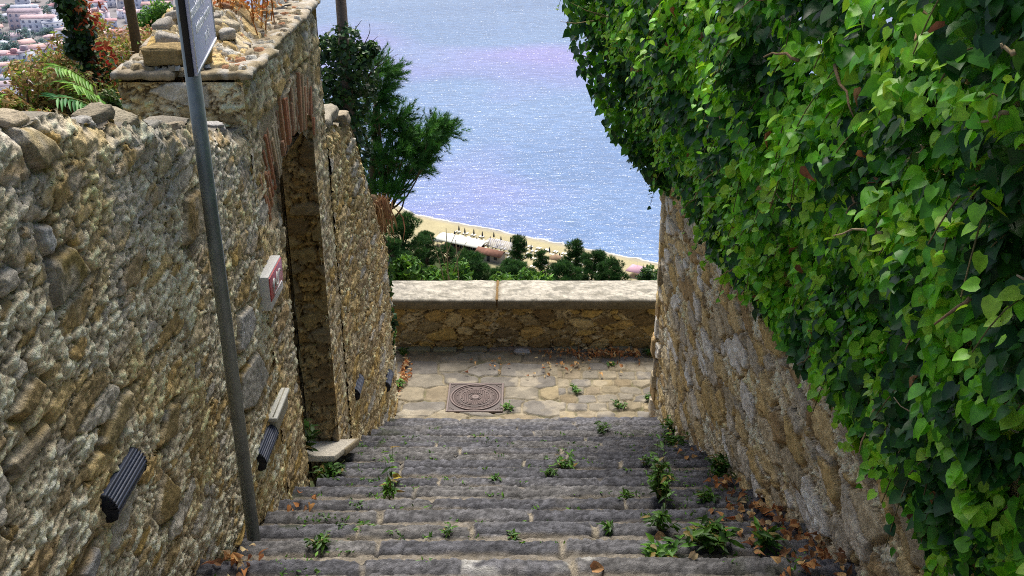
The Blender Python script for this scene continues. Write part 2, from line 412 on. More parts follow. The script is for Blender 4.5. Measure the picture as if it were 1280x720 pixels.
# ------------------------------------------------------------------ masonry relief
OCHRE = [(c0 * 1.55, c1 * 1.46, c2 * 1.28) for c0, c1, c2 in [(.42, .31, .13), (.34, .26, .13), (.46, .38, .23), (.32, .26, .17), (.48, .42, .31), (.36, .28, .17), (.42, .41, .39), (.50, .40, .22), (.30, .24, .14), (.44, .33, .16)]]
def billow(u, v, seed, o=3): return np.abs(fbm(u, v, seed, o)) * 2
def masonry(u, v, seed, cw=.24, ch=.13, expose=.5, pal=OCHRE, mortar=(.40, .36, .29), rough=.012, sh=.024, small=.45, crev=.6, p=2.0, ring=.035):
    wu = u + .022 * fbm(u * 7, v * 7, seed + 1, 3); wv_ = v + .018 * fbm(u * 8, v * 8, seed + 2, 3)
    f1, f2, a, b_ = worley(wu / cw, wv_ / ch, seed + 3, .95, p)
    e1 = f2 - f1; g0 = .03 + .16 * hshf(b_, seed)
    m1 = sstep(g0, g0 + .09, e1) * (a < expose)
    g1, g2, c, d = worley(wu / (cw * .45) + 3, wv_ / (ch * .5) + 7, seed + 4, .95, p)
    e2 = g2 - g1; q0 = .05 + .2 * hshf(d, seed + 1)
    m2 = sstep(q0, q0 + .1, e2) * (c < small) * (1 - m1)
    coarse = fbm(u * 7, v * 8, seed + 5, 3); b1 = billow(u * 14, v * 27, seed + 6); b2 = billow(u * 40, v * 62, seed + 7, 2); vf = fbm(u * 95, v * 95, seed + 8, 2)
    pits = sstep(.16, .0, b1)
    mort = rough * (.8 * coarse + 1.5 * b1 + .9 * b2 + .4 * vf - .9 * pits - .6)
    chip = billow(u * 11, v * 19, seed + 10, 3); grain = fbm(u * 55, v * 70, seed + 11, 3)
    st = sh * (.15 + .85 * hshf(a, seed)) + .010 * (chip - .4) + .004 * grain + .012 * (hshf(b_, seed + 3) - .5) * fbm(u * 4, v * 4, seed + 15, 1)
    s2 = sh * .75 * (.1 + d) + .007 * (b1 - .4) + .003 * grain
    r1 = np.exp(-((e1 - g0) / ring) ** 2) * (a < expose); r2 = np.exp(-((e2 - q0) / .07) ** 2) * (c < small) * (1 - m1)
    h = mort * (1 - m1) * (1 - m2) + st * m1 + s2 * m2 - .012 * r1 - .009 * r2
    tone = np.clip(.60 + .66 * b1 + .5 * b2 + .3 * coarse - .4 * pits, .2, 1.7)
    colm = np.asarray(mortar) * tone[..., None]
    warm = sstep(-.1, .5, fbm(u * 3.1, v * 3.7, seed + 12, 3)); colm = colm * (1 - warm[..., None] * np.array([.02, .12, .34]))
    col = mixc(colm, pick(pal, d) * (1 + .3 * grain[..., None] + .3 * (chip - .4)[..., None]), m2)
    col = mixc(col, pick(pal, b_) * (1 + .3 * fbm(u * 16, v * 34, seed + 9, 4) + .3 * (chip - .4) + .2 * grain)[..., None], m1)
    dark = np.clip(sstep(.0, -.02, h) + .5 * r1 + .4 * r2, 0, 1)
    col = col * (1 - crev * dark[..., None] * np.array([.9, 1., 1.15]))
    return h, col
def hshf(a, s): return np.mod(a * 7.31 + s * .173, 1.0)

def poly_mask(u, v, pts, soft=.012):
    pts = np.asarray(pts); c = pts.mean(0); q = np.full(u.shape, 1e9)
    for p, r in zip(pts, np.roll(pts, -1, 0)):
        e_ = r - p; n_ = np.array([-e_[1], e_[0]]); n_ = n_ / np.linalg.norm(n_)
        if n_ @ (c - p) < 0: n_ = -n_
        q = np.minimum(q, (u - p[0]) * n_[0] + (v - p[1]) * n_[1])
    return sstep(-soft * .3, soft, q + .006 * fbm(u * 25, v * 25, 4, 2)), q

def sheet(name, P, Nn, h, col, mat, parent=None, flip=False, mask=None):
    V = P + Nn * h[..., None]
    nu, nv = h.shape
    return build(name, V, grid_faces(nu, nv, flip, mask), mat, parent, col.reshape(-1, 3), True)

def rock(name, loc, size, rot=0., tilt=(0, 0), col=(.36, .3, .2), mat=None, parent=None, seed=0, n=36, blocky=.45):
    th = np.linspace(0, 2 * math.pi, n, endpoint=False); ph = np.linspace(-math.pi / 2, math.pi / 2, n // 2 + 1)
    T_, P_ = np.meshgrid(th, ph, indexing='ij')
    sp = lambda q: np.sign(q) * np.abs(q) ** blocky
    x = sp(np.cos(T_)) * sp(np.cos(P_)); y = sp(np.sin(T_)) * sp(np.cos(P_)); z = sp(np.sin(P_))
    q = 1 + .20 * fbm(x * 1.5 + y * .9 + seed, z * 1.6 + y + seed, seed, 4) + .10 * (billow(x * 3 + y * 2 + seed, z * 3 - y * 2, seed + 2, 3) - .4)
    V = np.stack([x * q, y * q, z * q], -1) * np.array(size) / 2
    V = V @ (rotz(rot) @ rotx(tilt[0]) @ roty(tilt[1])).T + np.array(loc)
    i = np.arange(n * (n // 2 + 1)).reshape(n, -1); j = np.roll(i, -1, 0)
    F = np.stack([i[:, :-1], j[:, :-1], j[:, 1:], i[:, 1:]], -1).reshape(-1, 4)
    c = np.asarray(col) * (1 + .3 * fbm(x * 4 + z * 2, y * 4 + z * 3, seed + 5, 4))[..., None]
    return build(name, V, F, mat or M_STONE, parent, c.reshape(-1, 3), True)

# ---- left wall: near run, gateway, lower run
def lumps(y, s): return .03 * fbm(y * 14, y * 0 + s, s + 3, 3) + .045 * fbm(y * 3.2, y * 0 + s, s, 3)
def ltop(y): return np.interp(y, [-2, 1.2, 2.72, 3.52, 4.84, 5.2], [5.6, 5.15, 4.86, 4.62, 4.21, 4.12]) + lumps(y, 21)
def wall_front(name, ys, zb, zt, nv, parent, seed, xf=XL, sign=1, mask_fn=None, specials=(), cracks=None, recess=None, lichen=None, **kw):
    v = np.linspace(0, 1, nv)
    Yg, Vg = np.meshgrid(ys, v, indexing='ij')
    Zg = zb(Yg) + (zt(Yg) - zb(Yg)) * Vg
    h, col = masonry(Yg, Zg, seed, **kw)
    for pts, c, pr in specials:
        mk, q = poly_mask(Yg, Zg, pts)
        rim = np.exp(-((q + .012) / .014) ** 2) * (q < .004)
        h = h * (1 - mk) + mk * (pr * .6 + .006 * fbm(Yg * 14, Zg * 14, 3, 3) + .003 * fbm(Yg * 60, Zg * 60, 8, 2)) - .018 * rim
        col = mixc(col, np.asarray(c) * (1 + .25 * fbm(Yg * 12, Zg * 22, 7, 4))[..., None], mk) * (1 - .5 * rim)[..., None]
    if lichen is not None:
        lt = lichen(Yg, Zg)
        col = mixc(col, np.array([.64, .63, .62]) * (1 + .35 * fbm(Yg * 22, Zg * 22, 14, 3))[..., None], lt)
    if recess is not None:
        rk = recess(Yg, Zg); h = h * (1 - rk) + rk * (-.014 + .010 * (billow(Yg * 25, Zg * 20, 5) - .4)); col = mixc(col, np.array([.52, .42, .28]) * (1 + .3 * fbm(Yg * 30, Zg * 30, 6, 3))[..., None], rk)
    if cracks is not None:
        k = cracks(Yg, Zg); h = h - .06 * k; col = col * (1 - .75 * k)[..., None]
    edge = sstep(.97, 1.0, Vg)
    h = h - .03 * edge
    xb = xf(Yg) if callable(xf) else np.full(Yg.shape, xf)
    P = np.stack([xb, Yg, Zg], -1); Nn = np.zeros(P.shape); Nn[..., 0] = sign
    mask = None
    if mask_fn is not None:
        yc = (Yg[:-1, :-1] + Yg[1:, 1:]) / 2; zc = (Zg[:-1, :-1] + Zg[1:, 1:]) / 2
        mask = ~mask_fn(yc, zc)
    return sheet(name, P, Nn, h, col, M_STONE, parent, sign < 0, mask)

def wall_back(name, ys, zb, zt, x0, x1, parent, seed, col=(.28, .25, .2), ends=True):
    """top, back and end faces of a wall between x0 (front) and x1 (back)"""
    mb = MB(); n = len(ys); k = 9
    s_ = np.linspace(0, 1, k)
    Yg, S = np.meshgrid(ys, s_, indexing='ij')
    x0y = x0(Yg) if callable(x0) else x0
    Xg = x0y + (x1 - x0y) * S
    Zg = zt(Yg) + .05 * fbm(Yg * 6, Xg * 6, seed, 3) * np.sin(S * math.pi) - .004
    c0 = np.asarray(col) * (1 + .3 * fbm(Yg * 9, Xg * 9, seed + 1, 3))[..., None]
    sg = x1 < (x0(np.array([5.]))[0] if callable(x0) else x0)
    mb.add(np.stack([Xg, Yg, Zg], -1), [grid_faces(n, k, not sg)][0:1], c0.reshape(-1, 3))
    Yb, Vb = np.meshgrid(ys, np.linspace(0, 1, 24), indexing='ij')
    Zb = zb(Yb) + (zt(Yb) - zb(Yb)) * Vb
    hb, cb = masonry(Yb, Zb, seed + 50)
    Xb = x1 + np.where(sg, -1, 1) * hb
    Xb = np.where(Vb > .99, x1, Xb)
    mb.add(np.stack([Xb, Yb, Zb], -1), [grid_faces(n, 24, sg)], cb.reshape(-1, 3))
    for e_, yv in ((0, ys[0]), (1, ys[-1])):
        y1 = np.array([yv]); za, zc = zb(y1)[0], zt(y1)[0]
        Xe, Ze = np.meshgrid(np.linspace(0, 1, 30), np.linspace(0, 1, 60), indexing='ij')
        xa = x0(y1)[0] if callable(x0) else x0
        Zq = za + (zc - za) * Ze; Xq = xa + (x1 - xa) * Xe
        he, ce = masonry(Xq + 5, Zq, seed + 60)
        Yq = yv + (-1 if e_ == 0 else 1) * he * np.sin(Xe * math.pi) ** .3
        mb.add(np.stack([Xq, Yq, Zq], -1), [grid_faces(30, 60, bool(e_) == bool(sg))], ce.reshape(-1, 3))
    return mb.build(name, M_STONE, parent, True)

def px_poly(pts, X): return [tuple(atx(px, py, X)[1:]) for px, py in pts]

spec_left = [
    (px_poly([(62, 330), (88, 308), (110, 340), (72, 384)], XL), (.30, .235, .09), .032),
    (px_poly([(24, 158), (52, 160), (72, 195), (50, 212), (36, 200)], XL), (.42, .34, .19), .045),
    (px_poly([(228, 305), (232, 250), (248, 235), (252, 285), (238, 305)], XL), (.34, .25, .11), .03),
    (px_poly([(125, 556), (150, 495), (166, 487), (160, 520), (138, 560)], XL), (.40, .32, .16), .028),
    (px_poly([(296, 440), (297, 395), (312, 382), (318, 405), (304, 438)], XL), (.50, .49, .47), .03),
    (px_poly([(300, 515), (300, 470), (322, 440), (335, 470), (318, 508)], XL), (.47, .45, .40), .022),
    (px_poly([(198, 560), (210, 510), (222, 500), (218, 545)], XL), (.35, .27, .13), .025),
    (px_poly([(14, 520), (42, 470), (58, 480), (35, 520)], XL), (.36, .27, .13), .025),
    (px_poly([(10, 580), (60, 528), (62, 545), (20, 600)], XL), (.38, .32, .22), .022),
    (px_poly([(195, 640), (205, 590), (222, 610), (220, 640), (202, 655)], XL), (.36, .27, .12), .028),
    (px_poly([(98, 720), (120, 680), (122, 700), (112, 730)], XL), (.42, .42, .42), .025),
    (px_poly([(0, 345), (18, 335), (24, 355), (4, 372)], XL), (.46, .39, .26), .02),
    (px_poly([(48, 285), (60, 280), (70, 305), (62, 320), (52, 308)], XL), (.56, .56, .55), .02),
]
lw = empty('stone_wall', 'tall rubble stone wall along the left of the steps with lichen and jutting ochre stones', 'wall', (XL, 3, 2.5))
def put(o, root):          # parent without moving
    o.parent = root; o.matrix_parent_inverse = Matrix.Translation(-root.location) if root.rotation_euler.z == 0 else root.matrix_basis.inverted()
    return o
ysL = np.concatenate([np.arange(-1.5, 2.0, .04), np.arange(2.0, 5.15, .0072)])
zbL = lambda y: stair_z(y) - .35
def lichenL(y, z):
    return sstep(-1.1, -.15, z - ltop(y) + .5 * fbm(y * 2.2, z * 2.2, 31, 3)) * sstep(-.25, .35, fbm(y * 11, z * 11, 33, 3)) * .5
put(wall_front('rubble_face', ysL, zbL, ltop, 310, None, 101, specials=spec_left, lichen=lichenL, expose=.25, small=.30, cw=.29, ch=.09, rough=.0062, sh=.008, mortar=(.82, .70, .50)), lw)
ysb = np.arange(-1.5, 5.16, .05)
put(wall_back('wall_back', ysb, zbL, ltop, XL - .03, -1.86, None, 140), lw)
for i, (px, py, s_, c) in enumerate([(8, 156, (.10, .11, .07), (.50, .42, .30)), (38, 160, (.08, .10, .05), (.40, .32, .18)), (96, 157, (.10, .13, .05), (.44, .42, .38)), (117, 146, (.12, .11, .06), (.36, .31, .22)),
                                     (146, 155, (.12, .13, .07), (.48, .42, .30)), (180, 160, (.12, .12, .05), (.40, .38, .33)), (212, 161, (.12, .12, .05), (.42, .35, .25)), (262, 161, (.12, .14, .06), (.46, .44, .42))]):
    p = atx(px, py, -1.47)
    put(rock('coping_stone', p, s_, .3 * i, (.15 * math.sin(i * 2), .2 * math.cos(i)), c, M_STONE, None, 40 + i), lw)

# gateway: pillar, wall with flat brick arch over a doorway
gw = empty('stone_gateway', 'crumbling stone gateway with flat brick arch over its doorway', 'gateway', (XL, 6, 2))
GY0, GY1, GZT = 5.09, 7.08, 4.40
DY0, DY1 = 5.62, 6.56
def door(y, z):
    top = 3.60 + .20 * (1 - (np.abs(y - 6.12) / .50) ** 2) + .02 * fbm(y * 12, z * 0, 3, 2)
    return (y > DY0 + .025 * fbm(z * 7, z * 0, 5, 3)) & (y < DY1 + .02 * fbm(z * 7, z * 0 + 4, 6, 3)) & (z < top)
def crk(y, z):
    yc = 6.62 + (4.4 - z) * -.25 + .07 * fbm(z * 6, z * 0, 8, 3)
    k = np.exp(-((y - yc) / .022) ** 2) * sstep(3.95, 4.05, z)
    k2 = np.exp(-((z - (4.12 + .04 * fbm(y * 5, y * 0, 3, 2))) / .014) ** 2) * (y > 5.9) * (y < 6.7)
    return np.clip(k + k2 * .7, 0, 1)
ysG = np.arange(GY0, GY1, .0105)
put(wall_front('masonry_face', ysG, lambda y: stair_z(y) - .3, lambda y: GZT - .015 + 0 * y, 260, None, 202, mask_fn=door, cracks=crk, recess=lambda y, z: sstep(5.32, 5.38, y) * sstep(6.82, 6.76, y) * sstep(3.46, 3.54, z) * sstep(4.12, 4.05, z + .04 * fbm(y * 9, y * 0, 3, 2)), expose=.34, small=.35, cw=.30, ch=.10, rough=.007, sh=.012,
               mortar=(.74, .61, .42)), gw)
# bricks standing on edge over the opening
mb = MB()
r = random.Random(5)
for i in range(28):
    t = (i + .5) / 28; y = 5.36 + t * 1.42; lean = (t - .5) * .95 + r.uniform(-.02, .02)
    hgt = .33 + r.uniform(-.10, .04); z0 = 3.60 + .19 * (1 - (abs(y - 6.12) / .62) ** 2) + r.uniform(-.012, .012)
    c = np.array(r.choice([(.48, .21, .11), (.44, .20, .11), (.50, .27, .15), (.40, .23, .14), (.50, .36, .22), (.52, .43, .30), (.46, .24, .13)]))
    if r.random() < .2:                       # broken brick in two lengths
        k = r.uniform(.3, .6)
        mb.box((XL - .080 + r.uniform(-.010, .006), y + lean * k * hgt * .5, z0 + hgt * k / 2), (.16, .034, hgt * k - .01), rotx(-lean), c, .007)
        mb.box((XL - .080 + r.uniform(-.012, .004), y + lean * hgt * (.5 + k * .5), z0 + hgt * (k + 1) / 2), (.16, .032, hgt * (1 - k) - .01), rotx(-lean), c * .8, .007)
    else: mb.box((XL - .084 + r.uniform(-.014, .010), y + lean * hgt / 2, z0 + hgt / 2), (.16, .036 + r.uniform(-.006, .004), hgt), rotx(-lean), c, .007)
put(mb.build('brick_arch', M_BRICK, None), gw)
# reveals of the doorway and dark soffit
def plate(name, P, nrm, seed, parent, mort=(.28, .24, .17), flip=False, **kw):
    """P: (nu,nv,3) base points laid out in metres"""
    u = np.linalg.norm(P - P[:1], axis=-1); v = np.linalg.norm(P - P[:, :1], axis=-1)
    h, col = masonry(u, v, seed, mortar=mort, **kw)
    e_ = np.minimum(np.minimum(np.arange(P.shape[0])[:, None], P.shape[0] - 1 - np.arange(P.shape[0])[:, None]), np.minimum(np.arange(P.shape[1])[None], P.shape[1] - 1 - np.arange(P.shape[1])[None]))
    h = h * sstep(-.5, 2, e_)
    return put(sheet(name, P, np.broadcast_to(np.array(nrm, float), P.shape), h, col, M_STONE, None, flip), parent)
def quadgrid(a, b, c, d, nu, nv):
    a, b, c, d = map(lambda q: np.array(q, float), (a, b, c, d))
    U, V_ = np.meshgrid(np.linspace(0, 1, nu), np.linspace(0, 1, nv), indexing='ij')
    U = U[..., None]; V_ = V_[..., None]
    return (a * (1 - U) + b * U) * (1 - V_) + (d * (1 - U) + c * U) * V_
JX = XL - .20
BROWN = [(.30, .2, .08), (.24, .16, .07), (.33, .25, .12), (.2, .14, .07), (.28, .22, .13)]
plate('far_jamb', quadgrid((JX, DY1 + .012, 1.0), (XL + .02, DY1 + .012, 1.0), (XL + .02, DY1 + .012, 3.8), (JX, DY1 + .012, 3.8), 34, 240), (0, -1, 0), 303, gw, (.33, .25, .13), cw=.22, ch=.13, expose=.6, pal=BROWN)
plate('inner_jamb', quadgrid((-1.95, DY1 + .10, 1.0), (JX - .002, DY1 + .10, 1.0), (JX - .002, DY1 + .10, 3.8), (-1.95, DY1 + .10, 3.8), 40, 240), (0, -1, 0), 309, gw, (.10, .08, .05), cw=.16, ch=.12, expose=.7, pal=[(.09, .07, .04), (.12, .09, .05), (.06, .05, .03)], sh=.04)  # doorway shade painted into the near-black stone colours
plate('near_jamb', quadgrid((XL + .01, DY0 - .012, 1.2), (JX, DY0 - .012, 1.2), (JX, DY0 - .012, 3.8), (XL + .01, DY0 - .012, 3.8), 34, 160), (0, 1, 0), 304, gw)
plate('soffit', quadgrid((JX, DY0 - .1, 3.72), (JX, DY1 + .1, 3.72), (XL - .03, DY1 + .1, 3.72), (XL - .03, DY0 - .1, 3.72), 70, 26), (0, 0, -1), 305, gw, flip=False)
# back of the gate wall, in two stretches and a lintel
mb = MB()
for y0, y1, z0, z1 in ((GY0 + .3, DY0 - .014, 1.0, GZT - .02), (DY1 + .014, GY1, .6, GZT - .02), (DY0 - .012, DY1 + .012, 3.745, GZT - .02)):
    n_ = max(4, int((y1 - y0) / .05)); P = quadgrid((JX - .002, y1, z0), (JX - .002, y0, z0), (JX - .002, y0, z1), (JX - .002, y1, z1), n_, 40)
    h, col = masonry(P[..., 1], P[..., 2], 306); P[..., 0] -= np.clip(h, -.01, .03)
    mb.add(P, [grid_faces(n_, 40)], col.reshape(-1, 3))
P = quadgrid((XL + .005, GY1 + .0, .4), (JX, GY1, .4), (JX, GY1, GZT - .02), (XL + .005, GY1, GZT - .02), 20, 90)
h, col = masonry(P[..., 0], P[..., 2], 307); P[..., 1] += np.clip(h, -.01, .03) * 0
mb.add(P, [grid_faces(20, 90)], col.reshape(-1, 3))
put(mb.build('gate_back', M_STONE, None, True), gw)
# pillar block behind the arch: near face, left face
PXL = -1.97
P = quadgrid((PXL, GY0, 3.4), (XL + .008, GY0, 3.4), (XL + .008, GY0, GZT - .03), (PXL, GY0, GZT - .03), 90, 150)
plate('pillar_face', P, (0, -1, 0), 401, gw, (.80, .68, .46), cw=.26, ch=.12, expose=.36, small=.2, rough=.011, crev=.4)
P = quadgrid((PXL, 6.05, 3.0), (PXL, GY0, 3.0), (PXL, GY0, GZT - .03), (PXL, 6.05, GZT - .03), 80, 90)
plate('pillar_side', P, (-1, 0, 0), 402, gw)
P = quadgrid((JX, 6.05, 3.0), (PXL, 6.05, 3.0), (PXL, 6.05, GZT - .03), (JX, 6.05, GZT - .03), 40, 90)
plate('pillar_side', P, (0, 1, 0), 403, gw)
# thin slabs capping the pillar and the arch
def slab(name, loc, size, parent, col, seed, rot=(0, 0, 0), mat=None):
    nx, ny = max(6, int(size[0] / .02)), max(6, int(size[1] / .02))
    U, V_ = np.meshgrid(np.linspace(-1, 1, nx), np.linspace(-1, 1, ny), indexing='ij')
    wob = 1 + .10 * fbm(U * 3 + seed, V_ * 3, seed, 4)
    x = U * size[0] / 2 * (1 + (wob - 1) * np.abs(U) ** 4); y = V_ * size[1] / 2 * (1 + (fbm(U * 4, V_ * 3 + seed, seed + 1, 4) * .10) * np.abs(V_) ** 4)
    ed = np.maximum(np.abs(U), np.abs(V_)); dz = .012 * (billow(x * 9, y * 9, seed + 2, 4) - .4) + .005 * fbm(x * 40, y * 40, seed + 3, 3)
    top = np.stack([x, y, size[2] / 2 + dz - .3 * size[2] * sstep(.93, 1, ed) * (1 + .6 * fbm(x * 20, y * 20, seed + 6, 2))], -1)
    bot = np.stack([x * .985, y * .985, -size[2] / 2 + dz * .5], -1)
    i = np.arange(nx * ny).reshape(nx, ny); b0 = nx * ny
    F = [grid_faces(nx, ny), grid_faces(nx, ny, True) + b0]
    loop = np.concatenate([i[:-1, 0], i[-1, :-1], i[1:, -1][::-1], i[0, 1:][::-1]])
    nl = np.roll(loop, -1)
    F.append(np.stack([loop, loop + b0, nl + b0, nl], -1)); F = [np.concatenate(F)]
    R = rotz(rot[2]) @ rotx(rot[0]) @ roty(rot[1])
    V = np.concatenate([top.reshape(-1, 3), bot.reshape(-1, 3)]) @ R.T + np.array(loc)
    c = np.asarray(col) * (1 + .45 * fbm(x * 8, y * 8, seed + 4, 4) + .35 * fbm(x * 45, y * 45, seed + 5, 3))[..., None]
    c = mixc(c, np.array([.55, .53, .48]), sstep(.15, .4, fbm(x * 12, y * 12, seed + 7, 4)) * .7)
    c = np.concatenate([c.reshape(-1, 3), c.reshape(-1, 3) * .9])
    return put(build(name, V, F, mat or M_COPING, None, c, True), parent) if parent else build(name, V, F, mat or M_COPING, None, c, True)
slab('coping_slab', (-1.86, GY0 + .20, GZT + .005), (.30, .46, .038), gw, (.36, .30, .21), 1, (0, .03, .05))
slab('coping_slab', (-1.47, GY0 + .23, GZT + .01), (.32, .52, .036), gw, (.36, .29, .18), 2, (.02, -.02, -.04))
slab('coping_slab', (-1.47, GY0 + .77, GZT + .02), (.26, .56, .03), gw, (.34, .28, .18), 3, (-.02, .03, .03))
slab('coping_slab', (-1.50, GY0 + 1.34, GZT + .015), (.32, .58, .036), gw, (.38, .32, .23), 4, (.02, .02, -.03))
slab('coping_slab', (-1.51, GY0 + 1.82, GZT + .02), (.33, .40, .04), gw, (.36, .31, .23), 5, (.0, -.03, .03))
slab('coping_slab', (-1.93, GY0 + .70, GZT + .06), (.14, .62, .04), gw, (.46, .38, .28), 6, (.05, .1, .03))
slab('coping_slab', (-1.90, GY0 + 1.28, GZT + .10), (.12, .60, .04), gw, (.47, .36, .26), 16, (.05, .1, .03))
gm = MB(); rg = random.Random(12)
for i in range(420):
    x = rg.uniform(-1.95, -1.36); y = GY0 + rg.uniform(.02, 1.95 if x > -1.58 else 1.0); k = rg.uniform(.012, .045)
    V = rdir(9) * k * np.array([1, .9, .55]); bmx = [(0, 1, 2)]
    a_ = np.linspace(0, 6.28, 7)[:-1] + rg.uniform(0, 1); rr_ = k * (.7 + .5 * rng.uniform(0, 1, 6))
    V = np.concatenate([np.c_[np.cos(a_) * rr_, np.sin(a_) * rr_, np.full(6, -.2 * k)], np.c_[np.cos(a_ + .3) * rr_ * .6, np.sin(a_ + .3) * rr_ * .6, k * rng.uniform(.3, .7, 6)]]) + np.array([x, y, GZT + .025 + .06 * max(0, min(.9, y - GY0)) * (x < -1.5)])
    F4 = np.array([(q, (q + 1) % 6, 6 + (q + 1) % 6, 6 + q) for q in range(6)]); F3 = np.array([(6, 7, 8), (6, 8, 9), (6, 9, 10), (6, 10, 11)])
    gm.add(V, [F4, F3], rg.choice([(.50, .46, .38), (.40, .33, .22), (.34, .27, .16), (.56, .54, .48), (.30, .25, .18), (.42, .22, .12)]))
g_ = put(gm.build('gravel', M_STONE, None), gw); g_['kind'] = 'stuff'
# second, lower course of bricks and stones heaped on the pillar
rb = random.Random(9)
Xm, Ym = np.meshgrid(np.linspace(-1.94, -1.44, 70), np.linspace(GY0 + .07, GY0 + 1.02, 120), indexing='ij')
hm, cm = masonry(Xm, Ym, 777, cw=.15, ch=.12, expose=.6, small=.6, mortar=(.60, .54, .43), rough=.014, sh=.03)
Zm = GZT + .015 + .15 * sstep(GY0 + .06, GY0 + .75, Ym) * sstep(-1.43, -1.62, Xm) + hm * 1.2
em = np.minimum(np.minimum(Xm + 1.94, -1.44 - Xm), np.minimum(Ym - GY0 - .07, GY0 + 1.02 - Ym)); Zm = np.where(em < .006, GZT - .02, Zm)
put(build('rubble_fill', np.stack([Xm, Ym, Zm], -1), grid_faces(70, 120), M_STONE, None, cm.reshape(-1, 3), True), gw)
for i in range(26):
    x = rb.uniform(-1.90, -1.45); y = GY0 + rb.uniform(.15, 1.0)
    k = rb.uniform(.3, .75)
    c = rb.choice([(.44, .40, .34), (.50, .47, .42), (.36, .28, .15), (.33, .30, .26), (.47, .38, .26), (.42, .24, .14)])
    put(rock('rubble_stone', (x, y, GZT + .03 + .16 * float(sstep(GY0 + .06, GY0 + .75, np.array(y))) * float(sstep(-1.43, -1.62, np.array(x)))), (.15 * k, .13 * k, .08 * k), rb.uniform(0, 3), (rb.uniform(-.3, .3), rb.uniform(-.3, .3)), c, M_STONE, None, 60 + i, 18), gw)
put(rock('rubble_stone', (-1.76, GY0 + .10, GZT + .085), (.19, .14, .085), .1, (0, 0), (.36, .26, .12), M_STONE, None, 95, 40, .3), gw)
put(rock('rubble_stone', (-1.60, GY0 + .12, GZT + .075), (.12, .12, .075), .3, (0, 0), (.33, .25, .12), M_STONE, None, 96, 36, .3), gw)
put(rock('rubble_stone', (-1.61, GY0 + .62, GZT + .11), (.17, .14, .10), .5, (.1, .2), (.58, .50, .36), M_STONE, None, 97, 22), gw)
for y, z, x in ((5.06, 4.13, -1.95), (5.07, 3.93, -1.73)):
    mbb = MB().box((x, y, z), (.09, .07, .06), None, (.46, .2, .09), .01); put(mbb.build('brick', M_BRICK, None), gw)
put(MB().box((-1.47, 6.28, 1.49), (.42, .86, .04), rotx(-.445), (.60, .55, .46), .005).build('threshold', M_COPING, None), gw)
put(MB().box((-1.285, 6.50, 1.375), (.07, .60, .05), rotx(-.445), (.36, .30, .20), .008).build('threshold_edge', M_STONE, None), gw)

# lower run of the left wall beyond the gateway
lw2 = empty('stone_wall', 'lower rubble wall stepping down between the gateway and the landing', 'wall', (XL, 8.2, .5))
def ltop2(y): return np.interp(y, [7.0, 7.1, 7.9, 8.06, 8.4, 8.73, 9.0, 9.28, 9.45], [3.60, 3.58, 3.40, 3.26, 2.85, 2.41, 2.1, 1.80, 1.62]) + .8 * lumps(y, 51)
ys2 = np.arange(7.085, 9.46, .0105)
xf2 = lambda y: XL + .045 * sstep(7.1, 9.4, y) + .02 * fbm(y * 2, y * 0, 6, 2)
put(wall_front('rubble_face', ys2, lambda y: stair_z(y) - .2, ltop2, 280, None, 501, xf=xf2, expose=.45, small=.5, cw=.30, ch=.095, mortar=(.74, .60, .38), rough=.011, sh=.018), lw2)
put(wall_back('wall_back', np.arange(7.085, 9.47, .05), lambda y: stair_z(y) - .2, ltop2, xf2, -1.76, None, 540, (.34, .3, .22)), lw2)
put(rock('coping_stone', (-1.50, 9.40, 1.62), (.30, .26, .42), .1, (0, 0), (.52, .47, .38), M_COPING, None, 71, 26, .35), lw2)
put(rock('coping_stone', (-1.54, 7.35, 3.56), (.34, .5, .12), .05, (0, 0), (.42, .38, .3), M_STONE, None, 72), lw2)
put(rock('coping_stone', (-1.50, 7.85, 3.42), (.3, .4, .12), .05, (-.2, 0), (.40, .34, .24), M_STONE, None, 73), lw2)

# ---- right wall
rw = empty('stone_wall', 'ochre and grey rubble wall along the right of the steps under the ivy', 'wall', (1.38, 5, 2))
xfR = lambda y: np.interp(y, [-2, 3.4, 9.2], [1.45, 1.38, 1.27])
rtop = lambda y: stair_z(y) + 2.5 + .05 * fbm(y * 2, y * 0, 44, 2)
ysR = np.concatenate([np.arange(-1.5, 1.8, .05), np.arange(1.8, 9.14, .0092)])
RPAL = [(c0 * 1.5, c1 * 1.45, c2 * 1.35) for c0, c1, c2 in [(.48, .41, .28), (.44, .33, .15), (.55, .50, .41), (.36, .31, .22), (.52, .41, .22), (.60, .58, .54), (.32, .23, .12), (.48, .36, .17), (.40, .36, .29)]]
put(wall_front('rubble_face', ysR, lambda y: stair_z(y) - .3, rtop, 270, None, 601, xf=xfR, sign=-1, expose=.82, small=.6, cw=.40, ch=.135, pal=RPAL, mortar=(.80, .68, .48), rough=.009, sh=.036, ring=.06, crev=.8), rw)
put(wall_back('wall_back', np.arange(-1.5, 9.15, .06), lambda y: stair_z(y) - .3, rtop, xfR, 1.85, None, 640), rw)
rc = random.Random(31); z = -.05
while z < 2.5:
    hz = rc.uniform(.09, .24); c = rc.choice(RPAL)
    put(rock('corner_stone', (1.275 + rc.uniform(-.012, .012), 9.10 + rc.uniform(-.03, .03), z + hz / 2), (rc.uniform(.06, .11), rc.uniform(.12, .2), hz * .97), rc.uniform(-.1, .1), (0, 0), c, M_STONE, None, int(z * 100) + 5, 30, .25), rw); z += hz

